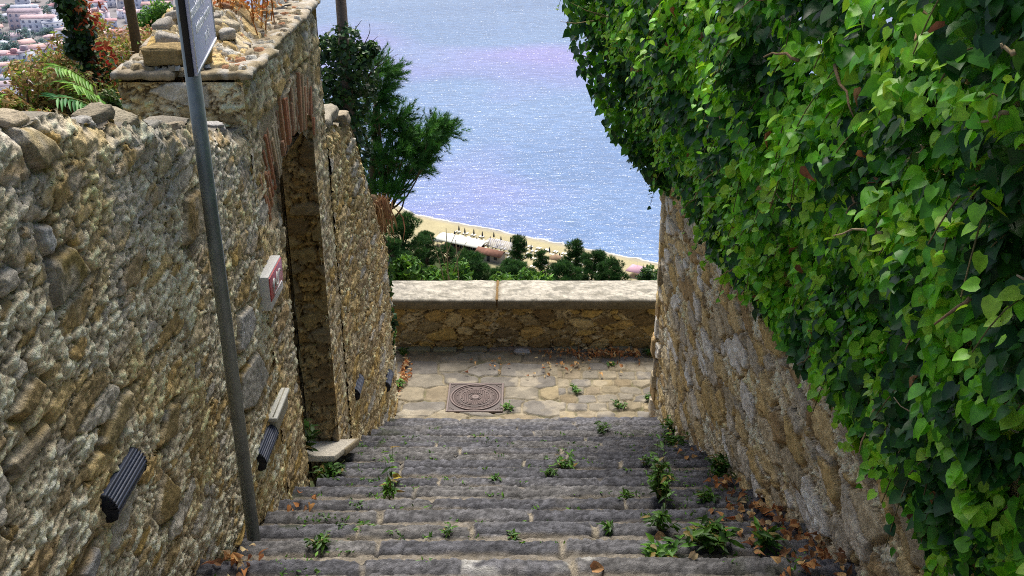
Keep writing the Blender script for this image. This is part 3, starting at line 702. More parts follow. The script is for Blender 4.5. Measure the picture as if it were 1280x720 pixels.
# ------------------------------------------------------------------ steps and landing
st_root = empty('stone_stairs', 'worn dark stone steps running down between the two rubble walls to the landing', 'stairs', (0, NOSE, 0))
BAS = [(.128, .128, .142), (.108, .109, .124), (.138, .137, .148), (.150, .146, .148), (.100, .101, .116)]
rs = random.Random(21)
for i in range(1, 33):
    y1 = NOSE - STEP_T * (i - 1); y0 = y1 - STEP_T - .03; zt_ = STEP_R * i
    dens = .0095 if i > 1 and i < 22 else .03
    w0 = XL - .02 + (rs.uniform(0, .10) if i % 3 else 0); w1 = float(np.interp(y1, [-2, 3.4, 9.2], [1.45, 1.38, 1.27])) + .02
    nx = int((w1 - w0) / dens); ny = int(.40 / dens * .9)
    # profile: tread from the back to the nose, then down the riser
    prof_s = np.linspace(0, 1, ny)
    Ltr = STEP_T + .03; tot = Ltr + STEP_R + .02
    q = prof_s * tot
    yy = np.where(q < Ltr, y0 + q, y1); zz = np.where(q < Ltr, zt_, zt_ - (q - Ltr))
    Xg, Q = np.meshgrid(np.linspace(w0, w1, nx), q, indexing='ij')
    Yg = np.broadcast_to(yy, Xg.shape).copy(); Zg = np.broadcast_to(zz, Xg.shape).copy()
    sd_ = 700 + i * 13
    nose = np.exp(-((Q - Ltr) / .014) ** 2)
    joints = []; x = w0 + rs.uniform(.35, .9)
    while x < w1 - .25: joints.append(x); x += rs.uniform(.55, 1.15)
    blk = np.zeros(Xg.shape); jm = np.zeros(Xg.shape)
    for k, jx in enumerate(joints):
        jw = .008 + .012 * ((k * 37 + i * 11) % 5) / 4
        xj = Xg - jx - .02 * fbm(Yg * 9, Yg * 0 + k, sd_, 2)
        blk += (xj > 0); jm = np.maximum(jm, np.exp(-(xj / jw) ** 2))
    bh = hsh(blk, blk * 0 + i, 5); bh2 = hsh(blk, blk * 0 + i, 9)
    bw = billow(Xg * 26, Q * 44, sd_ + 2, 3); bk = billow(Xg * 10, Q * 17, sd_ + 14, 2)
    rel = .004 * fbm(Xg * 3, Q * 7, sd_ + 1, 2) + .006 * (bw - .4) + .003 * (bk - .4) + .006 * fbm(Xg * 60, Q * 80, sd_ + 9, 3)
    rel = rel + (bh - .5) * .016 - .018 * jm - .004 * nose - .007 * nose * sstep(.15, .5, fbm(Xg * 9, Q * 5, sd_ + 6, 3))
    sag = .006 * np.sin((Xg - w0) / (w1 - w0) * math.pi + i)
    Zg = Zg + rel * (Q < Ltr + .02) - sag; Yg = Yg - .6 * np.clip(nose, 0, 1) * .022 + rel * (Q > Ltr - .02) * .8 + .005 * fbm(Xg * 1.3, Xg * 0, sd_ + 4, 2) * sstep(Ltr - .12, Ltr, Q)
    col = np.array(BAS)[(bh2 * 4.99).astype(int)] * (1 + .45 * fbm(Xg * 13, Q * 20, sd_ + 5, 4))[..., None] * (1 + .2 * fbm(Xg * 55, Q * 60, sd_ + 8, 2))[..., None]
    patch = sstep(.28, .5, fbm(Xg * 4.5, Q * 8 + i, sd_ + 7, 3))
    col = mixc(col, np.array([.26, .23, .18]), patch * .12)
    col = col * np.clip(.45 + 1.1 * bw + .25 * bk, .4, 1.6)[..., None]
    col = mixc(col, np.array([.40, .35, .27]) * (1 + .3 * fbm(Xg * 30, Q * 30, 3, 2))[..., None], sstep(.25, .8, jm) * sstep(.25, .55, vn(Xg * 6, Q * 6 + i, sd_ + 20)))
    col = mixc(col, np.array([.22, .21, .19]), sstep(.62, .9, nose * (.55 + .55 * vn(Xg * 2.1, Xg * 0 + i, sd_))) * sstep(.45, .6, vn(Xg * 1.4 + 5, Xg * 0 + i * 3, 77)) * .8)
    band = sstep(.262, .235, Q + .02 * fbm(Xg * 5, Q * 0 + i, sd_ + 30, 3)) * sstep(.25, .5, vn(Xg * 1.7, Q * 0 + i * 5, sd_ + 31) + .2 * vn(Xg * 14, Q * 14, 6))
    gap = np.exp(-((Q - .252 - .02 * fbm(Xg * 5, Q * 0 + i, sd_ + 30, 3)) / .008) ** 2)
    Zg = Zg - .012 * gap - .006 * band
    col = mixc(col, np.array([.40, .34, .25]) * (1 + .35 * fbm(Xg * 24, Q * 40, 5, 3))[..., None], band * .55); col = col * (1 - .7 * gap)[..., None]
    moss = sstep(.3, .55, fbm(Xg * 6, Q * 9, sd_ + 12, 3)) * sstep(.55, 1.2, np.abs(Xg))
    col = mixc(col, np.array([.07, .085, .03]), moss * .5)
    if i == 17:
        pm = sstep(.1, .3, fbm(Xg * 8, Q * 8, 55, 3)) * (np.abs(Xg - .05) < .32) * sstep(Ltr - .13, Ltr - .05, Q)
        col = mixc(col, np.array([.62, .61, .58]), pm * .8)
    s_o = build('step', np.stack([Xg, Yg, Zg], -1), grid_faces(nx, ny), M_STEP, None, col.reshape(-1, 3), True)
    put(s_o, st_root)
# landing
nx, ny = 420, 170
Xg, Yg = np.meshgrid(np.concatenate([np.linspace(-4, -1.65, 40), np.linspace(-1.63, 1.5, 330), np.linspace(1.55, 4, 50)]), np.linspace(8.7, 10.66, ny), indexing='ij')
wx = Xg + .03 * fbm(Xg * 5, Yg * 5, 1, 3); wy = Yg + .03 * fbm(Xg * 5, Yg * 5, 2, 3)
wx = Xg + .015 * fbm(Xg * 7, Yg * 7, 1, 3); wy = Yg + .014 * fbm(Xg * 7, Yg * 7, 2, 3); fL = worley(wx / .42, wy / .27, 810, .5, 9.); fR = worley(wx / .20, wy / .165, 811, .45, 9.)
left = Xg < .33
f1 = np.where(left, fL[0], fR[0]); f2 = np.where(left, fL[1], fR[1]); a = np.where(left, fL[2], fR[2]); b_ = np.where(left, fL[3], fR[3])
wd = np.where(left, .05, .10)
mk = sstep(.25 * wd, wd * 1.6, f2 - f1)
fine = fbm(Xg * 22, Yg * 22, 3, 4)
h = mk * (.012 + .012 * a + .006 * fbm(Xg * 6, Yg * 6, 8, 2)) + .006 * fine
PP = [(.31, .29, .25), (.28, .27, .26), (.36, .31, .23), (.33, .29, .21), (.24, .23, .22), (.40, .36, .28), (.30, .25, .17), (.42, .36, .24)]
col = mixc(np.array([.36, .32, .23]) * (1 + .35 * fine)[..., None], pick(PP, b_) * (1 + .35 * fbm(Xg * 9, Yg * 9, 6, 4))[..., None], mk)
pm = sstep(.0, .25, fbm(Xg * 5, Yg * 6, 91, 3)) * sstep(-.75, -1.0, Xg) * sstep(9.55, 9.3, Yg)
col = mixc(col, np.array([.68, .66, .60]), pm * .75)
col = col * .78; pm2 = sstep(.15, .4, fbm(Xg * 4, Yg * 5, 95, 3)); col = mixc(col, np.array([.48, .44, .36]), pm2 * .5)
col = col * np.array([.93, .88, .79]); foot_dark = sstep(10.35, 10.62, Yg); col = col * (1 - .45 * foot_dark)[..., None]  # paving gets darker towards the parapet foot
mossl = sstep(.15, .4, fbm(Xg * 7, Yg * 7, 97, 3)) * (1 - mk); col = mixc(col, np.array([.10, .11, .04]), mossl * .6)
hole = (np.abs(Xg + .525) < .29) & (np.abs(Yg - 9.5) < .29)
h = np.where(hole, -.012, h)
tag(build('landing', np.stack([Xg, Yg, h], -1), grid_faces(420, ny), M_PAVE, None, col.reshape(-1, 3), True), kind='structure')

# manhole cover
mh = empty('manhole_cover', 'square rusty iron manhole cover with round lid set in the landing paving', 'manhole cover', (-.525, 9.5, 0))
ic = np.array([.165, .125, .115])
mb = MB(); mb.box((0, 0, .005), (.575, .575, .028), None, ic * .55, .004)
for sx_ in (-1, 1):
    mb.box((sx_ * .278, 0, .011), (.02, .575, .03), None, ic * 1.1, .004); mb.box((0, sx_ * .278, .0115), (.535, .02, .03), None, ic * 1.1, .004)
for sx_ in (-1, 1):
    for sy_ in (-1, 1):
        for k in range(3):
            mb.box((sx_ * (.225 + .018 * k - .01), sy_ * (.245 - .018 * k), .020), (.012, .012, .012), None, ic, .002)
mb.build('frame', M_IRON, mh)
mb = MB()
def ring(mb, r0, r1, z0, z1, n=64, col=(.3, .2, .2)):
    a = np.arange(n) * 2 * math.pi / n; c_, s_ = np.cos(a), np.sin(a)
    V = np.concatenate([np.c_[r0 * c_, r0 * s_, a * 0 + z0], np.c_[r0 * c_, r0 * s_, a * 0 + z1], np.c_[r1 * c_, r1 * s_, a * 0 + z1], np.c_[r1 * c_, r1 * s_, a * 0 + z0]])
    j = (np.arange(n) + 1) % n; i = np.arange(n)
    F = np.concatenate([np.stack([i + k * n, i + (k + 1) * n, j + (k + 1) * n, j + k * n], -1) for k in range(3)])
    mb.add(V, [F], col)
ring(mb, .245, .262, .016, .030, col=ic * 1.25); ring(mb, .222, .232, .016, .026, col=ic * 1.1); ring(mb, .15, .158, .016, .026, col=ic * 1.2)
ring(mb, .0005, .045, .016, .026, col=ic * 1.2); ring(mb, .055, .062, .016, .026, col=ic)
ring(mb, .0005, .245, .012, .0195, col=ic * .75)
for ix in range(-7, 8):
    for iy in range(-7, 8):
        x, y = ix * .02, iy * .02
        if .075 < math.hypot(x, y) < .142: mb.box((x, y, .022), (.012, .012, .010), rotz(.785), ic * 1.5)
for k in range(24):
    a = k * math.pi / 12
    if k % 6: mb.box((.19 * math.cos(a), .19 * math.sin(a), .021), (.012, .022 if k % 2 else .012, .008), rotz(a), ic * 1.2)
mb.build('lid', M_IRON, mh)

# ------------------------------------------------------------------ parapet
pr = empty('parapet_wall', 'low stone parapet with pale coping slabs across the far side of the landing', 'parapet', (0, 10.85, 0))
PY0, PY1 = 10.60, 11.06
DARKP = [(c0 * 1.2, c1 * 1.15, c2 * 1.0) for c0, c1, c2 in [(.26, .19, .08), (.20, .15, .08), (.32, .23, .10), (.38, .31, .18), (.14, .11, .07), (.22, .18, .11), (.34, .25, .10), (.15, .11, .06)]]  # damp stone tones, with the front face's shade put into the colour
P = quadgrid((-4, PY0, -.05), (4, PY0, -.05), (4, PY0, .56), (-4, PY0, .56), 640, 66)
h, col = masonry(P[..., 0], P[..., 2], 901, cw=.24, ch=.135, expose=.8, small=.6, pal=DARKP, mortar=(.34, .28, .17), rough=.012, sh=.026, crev=.7)
P[..., 1] -= h
mb = MB(); mb.add(P, [grid_faces(640, 66)], col.reshape(-1, 3))
P = quadgrid((4, PY1, -1.4), (-4, PY1, -1.4), (-4, PY1, .56), (4, PY1, .56), 160, 30)
h, col = masonry(P[..., 0], P[..., 2], 902); P[..., 1] += h
mb.add(P, [grid_faces(160, 30)], col.reshape(-1, 3))
put(mb.build('rubble_body', M_STONE, None, True), pr)
def coping(x0, x1, seed):
    nx = int((x1 - x0) / .02)
    prof = [(.02, -.045), (.0, .0), (.0, .055), (.018, .074), (.06, .078), (.14, .080), (.22, .084), (.3, .085), (.38, .084), (.46, .08), (.52, .074), (.56, .055), (.56, -.045), (.02, -.045)]
    pr2 = []
    for (a, b), (c, d) in zip(prof[:-1], prof[1:]):
        n_ = max(1, int(math.hypot(c - a, d - b) / .018))
        pr2 += [(a + (c - a) * k / n_, b + (d - b) * k / n_) for k in range(n_)]
    pr2.append(prof[-1]); pr2 = np.array(pr2)
    Xg, K = np.meshgrid(np.linspace(x0, x1, nx), np.arange(len(pr2)), indexing='ij')
    py, pz = pr2[K, 0], pr2[K, 1]
    n_ = .006 * fbm(Xg * 12, K * .35, seed, 4) + .006 * fbm(Xg * 3, K * .1, seed + 1, 2)
    up = sstep(.05, .075, pz)
    e_ = np.minimum(Xg - x0, x1 - Xg)
    V = np.stack([Xg, 10.52 + py - n_ * (1 - up), .57 + pz + n_ * up - .012 * sstep(.04, 0, e_)], -1)
    c = np.array([.50, .46, .38]) * (1 + .30 * fbm(Xg * 9, K * .4, seed + 2, 4) + .2 * fbm(Xg * 40, K * 1.2, seed + 9, 3))[..., None]
    lich = sstep(.05, .35, fbm(Xg * 9, K * .35, seed + 3, 4)); c = mixc(c, np.array([.26, .24, .19]), lich * .8)
    spots = sstep(.15, .4, fbm(Xg * 26, K * .9, seed + 4, 3)); c = mixc(c, np.array([.20, .19, .16]), spots * .6)
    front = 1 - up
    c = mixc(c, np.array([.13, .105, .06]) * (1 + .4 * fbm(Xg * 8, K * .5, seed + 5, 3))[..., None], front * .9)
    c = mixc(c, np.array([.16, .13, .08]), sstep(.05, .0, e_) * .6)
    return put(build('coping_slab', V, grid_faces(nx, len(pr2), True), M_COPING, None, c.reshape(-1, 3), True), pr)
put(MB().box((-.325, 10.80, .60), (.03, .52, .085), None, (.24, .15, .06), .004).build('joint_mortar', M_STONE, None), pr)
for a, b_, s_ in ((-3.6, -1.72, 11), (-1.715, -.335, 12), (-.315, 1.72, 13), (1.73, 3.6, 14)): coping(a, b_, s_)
mb = MB()
for k in range(10):
    x = -1.42 + k * .27 + .06 * math.sin(k * 5)
    mb.box((x, 10.55, .012 + .01 * math.sin(k * 3)), (.26, .08 + .02 * math.sin(k * 7), .05), rotz(.03 * math.sin(k * 2)), (.22, .19 + .02 * math.sin(k), .13), .012)
put(mb.build('footing', M_STONE, None), pr)
o = rock('loose_stone', (-.05, 10.47, .03), (.17, .10, .05), .2, (0, .1), (.40, .38, .36), M_STONE, None, 81)
tag(o, 'small flat grey stone lying on the landing at the foot of the parapet', 'stone')
o = rock('loose_stone', (-1.26, 3.98, 2.30), (.22, .34, .09), .1, (-.2, 0), (.50, .45, .35), M_STONE, None, 82)
tag(o, 'pale flat stone wedged beside the foot of the sign pole', 'stone')

# ------------------------------------------------------------------ sign pole, lamps, plaque
sp = empty('information_sign', 'lavender information panel with pale lettering on a tall grey steel pole', 'sign', (-1.295, 4.10, 2.16))
MB().tube([(0, 0, 0), (0, 0, 3.35)], .030, 20, (.3, .3, .3)).build('pole', M_POLE, sp, True)
a_ = .16
ex = np.array([-a_, math.sqrt(1 - a_ * a_), 0])                 # along the panel
pn = bpy.data.objects.new('panel', None); C.objects.link(pn); pn.parent = sp
c0 = atx(243, 95, -1.245)                      # lower near corner of the panel
pn.location = tuple(c0 - np.array([-1.295, 4.10, 2.16])); pn.rotation_euler = (0, 0, math.atan2(ex[1], ex[0])); pn.empty_display_size = .05
PW, PH = .68, .90
MB().box((PW / 2, -.006, PH / 2), (PW, .012, PH), None, (.3, .3, .4), .002).build('face', M_SIGN, pn)
MB().box((PW / 2 - .004, .012, PH / 2), (PW + .006, .023, PH + .004), None, (.1, .1, .1), .002).build('back_plate', M_SIGNB, pn)
mb = MB()
for c_, d_ in (((PW / 2, -.0135, .006), (PW, .003, .012)), ((PW / 2, -.0135, PH - .006), (PW, .003, .012)), ((.005, -.0135, PH / 2), (.010, .003, PH - .024)), ((PW - .005, -.0135, PH / 2), (.010, .003, PH - .024))):
    mb.box(c_, d_, None, (.7, .7, .7))
mb.build('border', M_TEXT, pn)
for zz in (.2, .7): MB().box((.16, .034, zz), (.1, .022, .04), None, bev=.004).build('clamp', M_POLE, pn)
def text(body, x, z, size, parent, mat, y=-.0125):
    cu = bpy.data.curves.new('lettering', 'FONT'); cu.body = body; cu.size = size; cu.align_x = 'CENTER'; cu.extrude = .0012; cu.offset = .012 * size
    tmp = bpy.data.objects.new('tmp', cu); C.objects.link(tmp)
    bpy.context.view_layer.update()
    me = bpy.data.meshes.new_from_object(tmp.evaluated_get(bpy.context.evaluated_depsgraph_get()))
    bpy.data.objects.remove(tmp); me.name = 'lettering'; me.materials.clear(); me.materials.append(mat)
    t_ = bpy.data.objects.new('lettering', me); C.objects.link(t_); t_.parent = parent; t_.location = (x, y, z); t_.rotation_euler = (math.pi / 2, 0, 0)
    return t_
for k, (bd, x) in enumerate([("per la", .40), ("Institutioni comunal", .34), ("consultation d nga comune", .34), ("Institution comuni", .36), ("nel centro", .36), ("area di interesse", .34), ("Comune", .34)]):
    text(bd, x, .062 + k * .072, .060, pn, M_TEXT)

def step_lamp(y, z, label, wall_x=XL, L_=.29, Hh=.10, D_=.085):
    r_ = empty('step_light', label, 'lamp', (wall_x, y, z), 0, 'louvred step lights on the left wall')
    # half-round louvred body: profile in (x,z), extruded along y
    prof = [(-.03, .0), (.010, .0)]
    for k in range(6):
        a0, a1 = math.radians(88 - 15 * k), math.radians(88 - 15 * k - 9)
        for a in (a0, a1): prof.append((.010 + .040 * math.cos(a), -.062 + .062 * math.sin(a)))
        a2 = math.radians(88 - 15 * k - 10.5); a3 = math.radians(88 - 15 * k - 13.5)
        for a in (a2, a3): prof.append((.006 + .034 * math.cos(a), -.064 + .054 * math.sin(a)))
    prof += [(.046, -.070), (.040, -.090), (.02, -Hh), (-.03, -Hh)]
    prof = np.array(prof); n_ = len(prof)
    V = np.concatenate([np.c_[prof[:, 0], np.full(n_, .006), prof[:, 1]], np.c_[prof[:, 0], np.full(n_, L_ - .006), prof[:, 1]]])
    F = np.array([(i, i + 1, n_ + i + 1, n_ + i) for i in range(n_ - 1)])
    build('louvred_cover', V, F, M_LAMP, r_)
    for ye in (0, L_ - .008):
        mb = MB(); cen = np.array([[.0, 0, -Hh / 2]])
        pe = prof * 1.04
        V = np.concatenate([np.c_[pe[:, 0], np.full(n_, ye), pe[:, 1]], np.c_[pe[:, 0], np.full(n_, ye + .008), pe[:, 1]], [[0, ye, -Hh / 2], [0, ye + .008, -Hh / 2]]])
        F4 = np.array([(i, i + 1, n_ + i + 1, n_ + i) for i in range(n_ - 1)])
        F3 = np.array([(i + 1, i, 2 * n_) for i in range(n_ - 1)] + [(n_ + i, n_ + i + 1, 2 * n_ + 1) for i in range(n_ - 1)])
        mb.add(V, [F3, F4]); mb.build('end_cap', M_LAMP2, r_)
    MB().box((.004, L_ / 2, -Hh / 2), (.03, L_ * .98, Hh * .96), None).build('back_box', M_LAMP2, r_)
    return r_
step_lamp(2.85, 3.56, 'dark blue louvred step light nearest the viewer, low on the left wall')
step_lamp(4.58, 2.58, 'dark blue louvred step light just behind the sign pole')
step_lamp(7.38, 1.34, 'dark blue louvred step light on the lower wall, just past the doorway', L_=.26)
step_lamp(8.72, .64, 'dark blue louvred step light on the wall end beside the landing', XL + .05, L_=.26)
wl = empty('wall_light', 'off-white box light on the left wall above the step light by the pole', 'lamp', (XL, 4.86, 2.62))
MB().box((.024, .16, -.010), (.06, .33, .022), None, bev=.006).build('top_cover', M_WHITE, wl)
MB().box((.016, .16, -.068), (.05, .31, .09), None, bev=.006).build('lower_box', M_WHITE2, wl)
MB().box((.030, .16, .0015), (.006, .31, .003), None).build('groove', M_WHITE2, wl)
pq = empty('wall_plaque', 'small red plaque with white markings on a thick white block beside the doorway', 'plaque', (XL, 4.99, 3.20))
MB().box((.02, .15, .085), (.065, .30, .19), None, bev=.004).build('block', M_TILE, pq)
MB().box((.0545, .15, .105), (.008, .285, .13), None, bev=.002).build('red_panel', M_RED, pq)
mb = MB()
pts = [(.0595, .05 + .19 * t, .105 + .030 * math.sin(t * 9.)) for t in np.linspace(0, 1, 22)]
mb.tube(pts, .0055, 6, (.9, .9, .9))
mb.tube([(.0595, .06, .07), (.0595, .09, .14)], .006, 6); mb.tube([(.0595, .12, .08), (.0595, .16, .145)], .006, 6); mb.tube([(.0595, .07, .055), (.0595, .24, .055)], .004, 6)
mb.build('white_mark', M_TILE, pq)

# ------------------------------------------------------------------ ivy over the right wall
ivy = empty('ivy', 'dense ivy with glossy dark and lime green leaves tumbling over the right wall', 'ivy', (1.4, 5, 3))
def ivy_low(y): return np.interp(y, [-1, 1.5, 2.28, 2.5, 2.9, 3.3, 4.25, 5.5, 6.5, 7.4, 8.4, 8.9, 9.4], [4.2, 3.9, 3.68, 3.55, 3.50, 3.40, 3.30, 3.15, 3.0, 2.86, 2.70, 2.60, 2.60]) - np.interp(y, [3, 6, 8], [.13, .10, .0]) + .13 * fbm(y * 1.7, y * 0, 61, 3) + .10 * fbm(y * 6.5, y * 0 + 3, 62, 2)
def ivy_top(y): return stair_z(y) + np.interp(y, [-1, 3, 6, 9.3], [3.1, 3.4, 3.8, 4.5])
def ivy_off(y, dz):
    far = np.interp(y, [0, 3, 6, 9], [.32, .40, .62, 1.0])
    o_ = .05 + far * (.52 * np.clip(dz, 0, 1.6) - .0 * dz) * 1.0
    o_ = o_ + .16 * fbm(y * 1.6, dz * 1.6, 64, 3) * sstep(0, .4, dz) + .10 * fbm(y * 5, dz * 5, 66, 2) * sstep(0, .3, dz)
    return np.clip(o_, .03, 1.1)
def ivy_points(n, y0, y1, depth=.22, dens_pow=1.0):
    y = rng.uniform(y0, y1, n); lo = ivy_low(y); hi = ivy_top(y)
    t = rng.uniform(0, 1, n); z = lo + (hi - lo) * t
    dz = z - lo
    off = ivy_off(y, dz)
    dd = rng.uniform(0, 1, n) ** 1.6 * np.minimum(depth, off * .8)
    x = xfR(y) - off + dd
    return np.stack([x, y, z], -1), dz, dd / depth
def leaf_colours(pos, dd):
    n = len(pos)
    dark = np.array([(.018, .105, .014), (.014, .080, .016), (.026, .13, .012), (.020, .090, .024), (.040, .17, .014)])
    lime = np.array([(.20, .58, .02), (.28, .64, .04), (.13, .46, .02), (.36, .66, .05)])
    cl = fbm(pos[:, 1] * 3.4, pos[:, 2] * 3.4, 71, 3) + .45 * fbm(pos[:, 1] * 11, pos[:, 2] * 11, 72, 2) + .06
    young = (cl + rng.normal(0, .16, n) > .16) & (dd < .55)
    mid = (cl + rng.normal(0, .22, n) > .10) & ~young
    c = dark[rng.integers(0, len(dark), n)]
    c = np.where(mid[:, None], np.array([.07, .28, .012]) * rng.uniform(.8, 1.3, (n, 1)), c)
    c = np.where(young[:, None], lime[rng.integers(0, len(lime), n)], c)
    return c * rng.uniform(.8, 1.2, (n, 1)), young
PV, PF, PC = [], [], []; base = 0
def ivy_batch(n, y0, y1, s0, s1, depth):
    global base
    pos, dz, dd = ivy_points(n, y0, y1, depth)
    keep = rng.uniform(0, 1, n) < .35 + .65 * sstep(0, .15, dz)
    pos, dz, dd = pos[keep], dz[keep], dd[keep]; n = len(pos)
    c, young = leaf_colours(pos, dd)
    nrm = norm(np.array([-1., -.30, .75]) + rng.normal(0, .55, (n, 3)))
    tip = np.array([-.25, -.1, -1.]) + rng.normal(0, .45, (n, 3))
    s = rng.uniform(s0, s1, n) * np.where(rng.uniform(0, 1, n) < .25, .6, 1) * np.where(young, .85, 1.05)
    sc3 = np.stack([s * rng.uniform(.8, 1.1, n), s, s * rng.uniform(.4, 1.6, n)], -1)
    k_ = n * 2 // 3
    Va, Fa, Ca = scatter(HEART_V, IVY_F, pos[:k_], frames(nrm[:k_], tip[:k_]), sc3[:k_], c[:k_]); Vb, Fb, Cb = scatter(IVY_V, IVY_F, pos[k_:], frames(nrm[k_:], tip[k_:]), sc3[k_:], c[k_:])
    V, F, Cc = np.concatenate([Va, Vb]), np.concatenate([Fa, Fb + len(Va)]), np.concatenate([Ca, Cb])
    tipv = np.tile(np.where(np.arange(len(IVY_V)) < 2, 1.12, .95), n)[:, None]
    PV.append(V); PF.append(F + base); PC.append(Cc * tipv); base += len(V)
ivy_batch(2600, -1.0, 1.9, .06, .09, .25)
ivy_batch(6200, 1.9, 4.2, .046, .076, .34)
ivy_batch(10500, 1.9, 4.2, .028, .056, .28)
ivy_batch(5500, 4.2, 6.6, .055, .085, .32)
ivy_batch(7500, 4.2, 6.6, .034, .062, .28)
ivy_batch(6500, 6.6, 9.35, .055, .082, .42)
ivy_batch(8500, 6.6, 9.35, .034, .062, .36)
# hanging sprigs that stand off the mass
ns = 330
ps, dz, _ = ivy_points(ns, 1.6, 9.4, .02)
SP, SC, SN, ST, SS = [], [], [], [], []
sprig_mb = MB()
for k in range(ns):
    m_ = int(rng.integers(7, 15)); L_ = rng.uniform(.08, .22); a = rng.uniform(-1, 1)
    d = np.array([-rng.uniform(.2, .75), a * .6 - .15, rng.uniform(-.5, .35)])
    q = np.linspace(0, 1, m_)[:, None]
    pts = ps[k] + d * L_ * q + np.array([0, 0, -L_ * .8]) * q * q
    lime_ = rng.uniform() < .55
    c, yg = leaf_colours(pts, np.zeros(m_))
    if lime_: c = np.array([(.24, .62, .02), (.32, .68, .04), (.16, .50, .02), (.40, .68, .06)])[rng.integers(0, 4, m_)] * rng.uniform(.75, 1.15, (m_, 1))
    SP.append(pts + rng.normal(0, .014, (m_, 3))); SC.append(c)
    SN.append(norm(np.array([-.7, -.3, .9]) + rng.normal(0, .5, (m_, 3)))); ST.append(np.array([-.3, 0, -1.]) + rng.normal(0, .6, (m_, 3)))
    SS.append(rng.uniform(.04, .072, m_) * np.linspace(1.1, .55, m_))
    if True: sprig_mb.tube(pts[::2] if m_ > 8 else pts, .0022, 4, (.20, .16, .07), False)
SP, SC, SN, ST, SS = map(np.concatenate, (SP, SC, SN, ST, SS))
V, F, Cc = scatter(HEART_V, IVY_F, SP, frames(SN, ST), SS, SC); PV.append(V); PF.append(F + base); PC.append(Cc); base += len(V)
# hanging tip at the far end of the wall
n = 2600
yy = rng.uniform(8.7, 9.5, n); t = rng.uniform(0, 1, n)
xx = 1.30 - rng.uniform(0, 1, n) * np.interp(t, [0, .25, .6, 1], [.14, .60, .92, 1.04]); zz = 2.55 + t * 1.9 + .08 * fbm(xx * 5, yy * 5, 4, 2)
pos = np.stack([xx, yy, zz], -1); c, yg = leaf_colours(pos, rng.uniform(.5, 1, n))
V, F, Cc = scatter(IVY_V, IVY_F, pos, frames(norm(np.array([-.5, -.5, .5]) + rng.normal(0, .5, (n, 3))), np.array([-.1, 0, -1.]) + rng.normal(0, .4, (n, 3))), rng.uniform(.05, .085, n), c)
PV.append(V); PF.append(F + base); PC.append(Cc); base += len(V)
build('foliage', np.concatenate(PV), np.concatenate(PF), M_IVY, ivy, np.concatenate(PC), True)
sg = sprig_mb.build('sprig_stems', M_BARK, ivy); sg['kind'] = 'stuff'
for o in ivy.children: put(o, ivy)
# woody stems, some poking out of the leaves
mb = MB()
ri = random.Random(4)
for k in range(120):
    y = ri.uniform(1.6, 9.0); lo = float(ivy_low(np.array([y]))[0]); z = lo + ri.uniform(.1, 2.0)
    off = float(ivy_off(np.array([y]), np.array([z - lo]))[0])
    p = np.array([float(xfR(np.array(y))) - off + ri.uniform(-.05, .04), y, z]); d = np.array([ri.uniform(-.45, .1), ri.uniform(-.8, .8), ri.uniform(-.5, .5)])
    L_ = ri.uniform(.10, .34); pts = [p + d * L_ * q + np.array([0, 0, -.12 * L_ * q * q]) + np.array([ri.uniform(-.008, .008) for _ in range(3)]) for q in np.linspace(0, 1, 6)]
    c = ri.choice([(.42, .28, .14), (.30, .20, .11), (.48, .37, .22), (.36, .28, .18)])
    if k < 62: put(MB().tube(pts, np.linspace(.0055, .0022, 6) * ri.uniform(.6, 1.3), 6, c).build('woody_stem', M_BARK, None, True), ivy)
for k in range(26):       # bare twigs sticking out at the top of the far end
    p = np.array([ri.uniform(.45, .75), ri.uniform(7.9, 8.6), ri.uniform(4.05, 4.5)]); d = np.array([ri.uniform(-.5, .1), ri.uniform(-.5, .1), ri.uniform(-.1, .35)])
    put(MB().tube([p, p + d * .3, p + d * .55 + np.array([0, 0, .03])], [.004, .003, .0015], 5, (.36, .27, .15)).build('bare_twig', M_BARK, None, True), ivy)
pos, dz, dd = ivy_points(80, 1.8, 8.5, .03)
cdry = np.array([(.32, .15, .05), (.25, .11, .045), (.40, .22, .09), (.20, .10, .05)])[rng.integers(0, 4, len(pos))]
pos[:, 0] -= .02
V, F, Cc = scatter(IVY_V, IVY_F, pos, frames(norm(np.array([-1, -.5, .3]) + rng.normal(0, .6, (len(pos), 3))), np.array([0, 0, -1.]) + rng.normal(0, .6, (len(pos), 3))), np.stack([rng.uniform(.02, .045, len(pos)), rng.uniform(.04, .07, len(pos)), rng.uniform(.08, .2, len(pos))], -1), cdry)
put(build('withered_leaves', V, F, M_DRY, None, Cc, True), ivy)

# ------------------------------------------------------------------ fallen leaves
def litter(name, centres, n, label):
    P_ = []; 
    for (x, y, rx, ry, k) in centres:
        m = int(n * k); a = rng.normal(0, .5, (m, 2)) * np.array([rx, ry]); P_.append(np.c_[x + a[:, 0], y + a[:, 1]])
    P_ = np.concatenate(P_); x, y = P_[:, 0], P_[:, 1]
    x = np.clip(x, XL + .06, np.interp(y, [-2, 3.4, 9.2], [1.45, 1.38, 1.27]) - .05)
    z = np.where(y < NOSE, np.ceil((NOSE - y) / STEP_T) * STEP_R, .02) + .012 + rng.uniform(0, .035, len(x))
    m = len(x)
    c = np.array([(.50, .27, .10), (.34, .17, .07), (.60, .38, .16), (.26, .14, .07), (.56, .44, .24), (.44, .20, .07)])[rng.integers(0, 6, m)]
    V, F, Cc = scatter(IVY_V, IVY_F, np.stack([x, y, z], -1), frames(norm(np.array([0, -.2, 1.]) + rng.normal(0, .45, (m, 3))), rdir(m)),
                       np.stack([rng.uniform(.016, .042, m), rng.uniform(.025, .06, m), rng.uniform(.05, .18, m)], -1), c)
    o = build(name, V, F, M_DRY, None, Cc, True); tag(o, label, 'leaf litter', None, 'stuff')
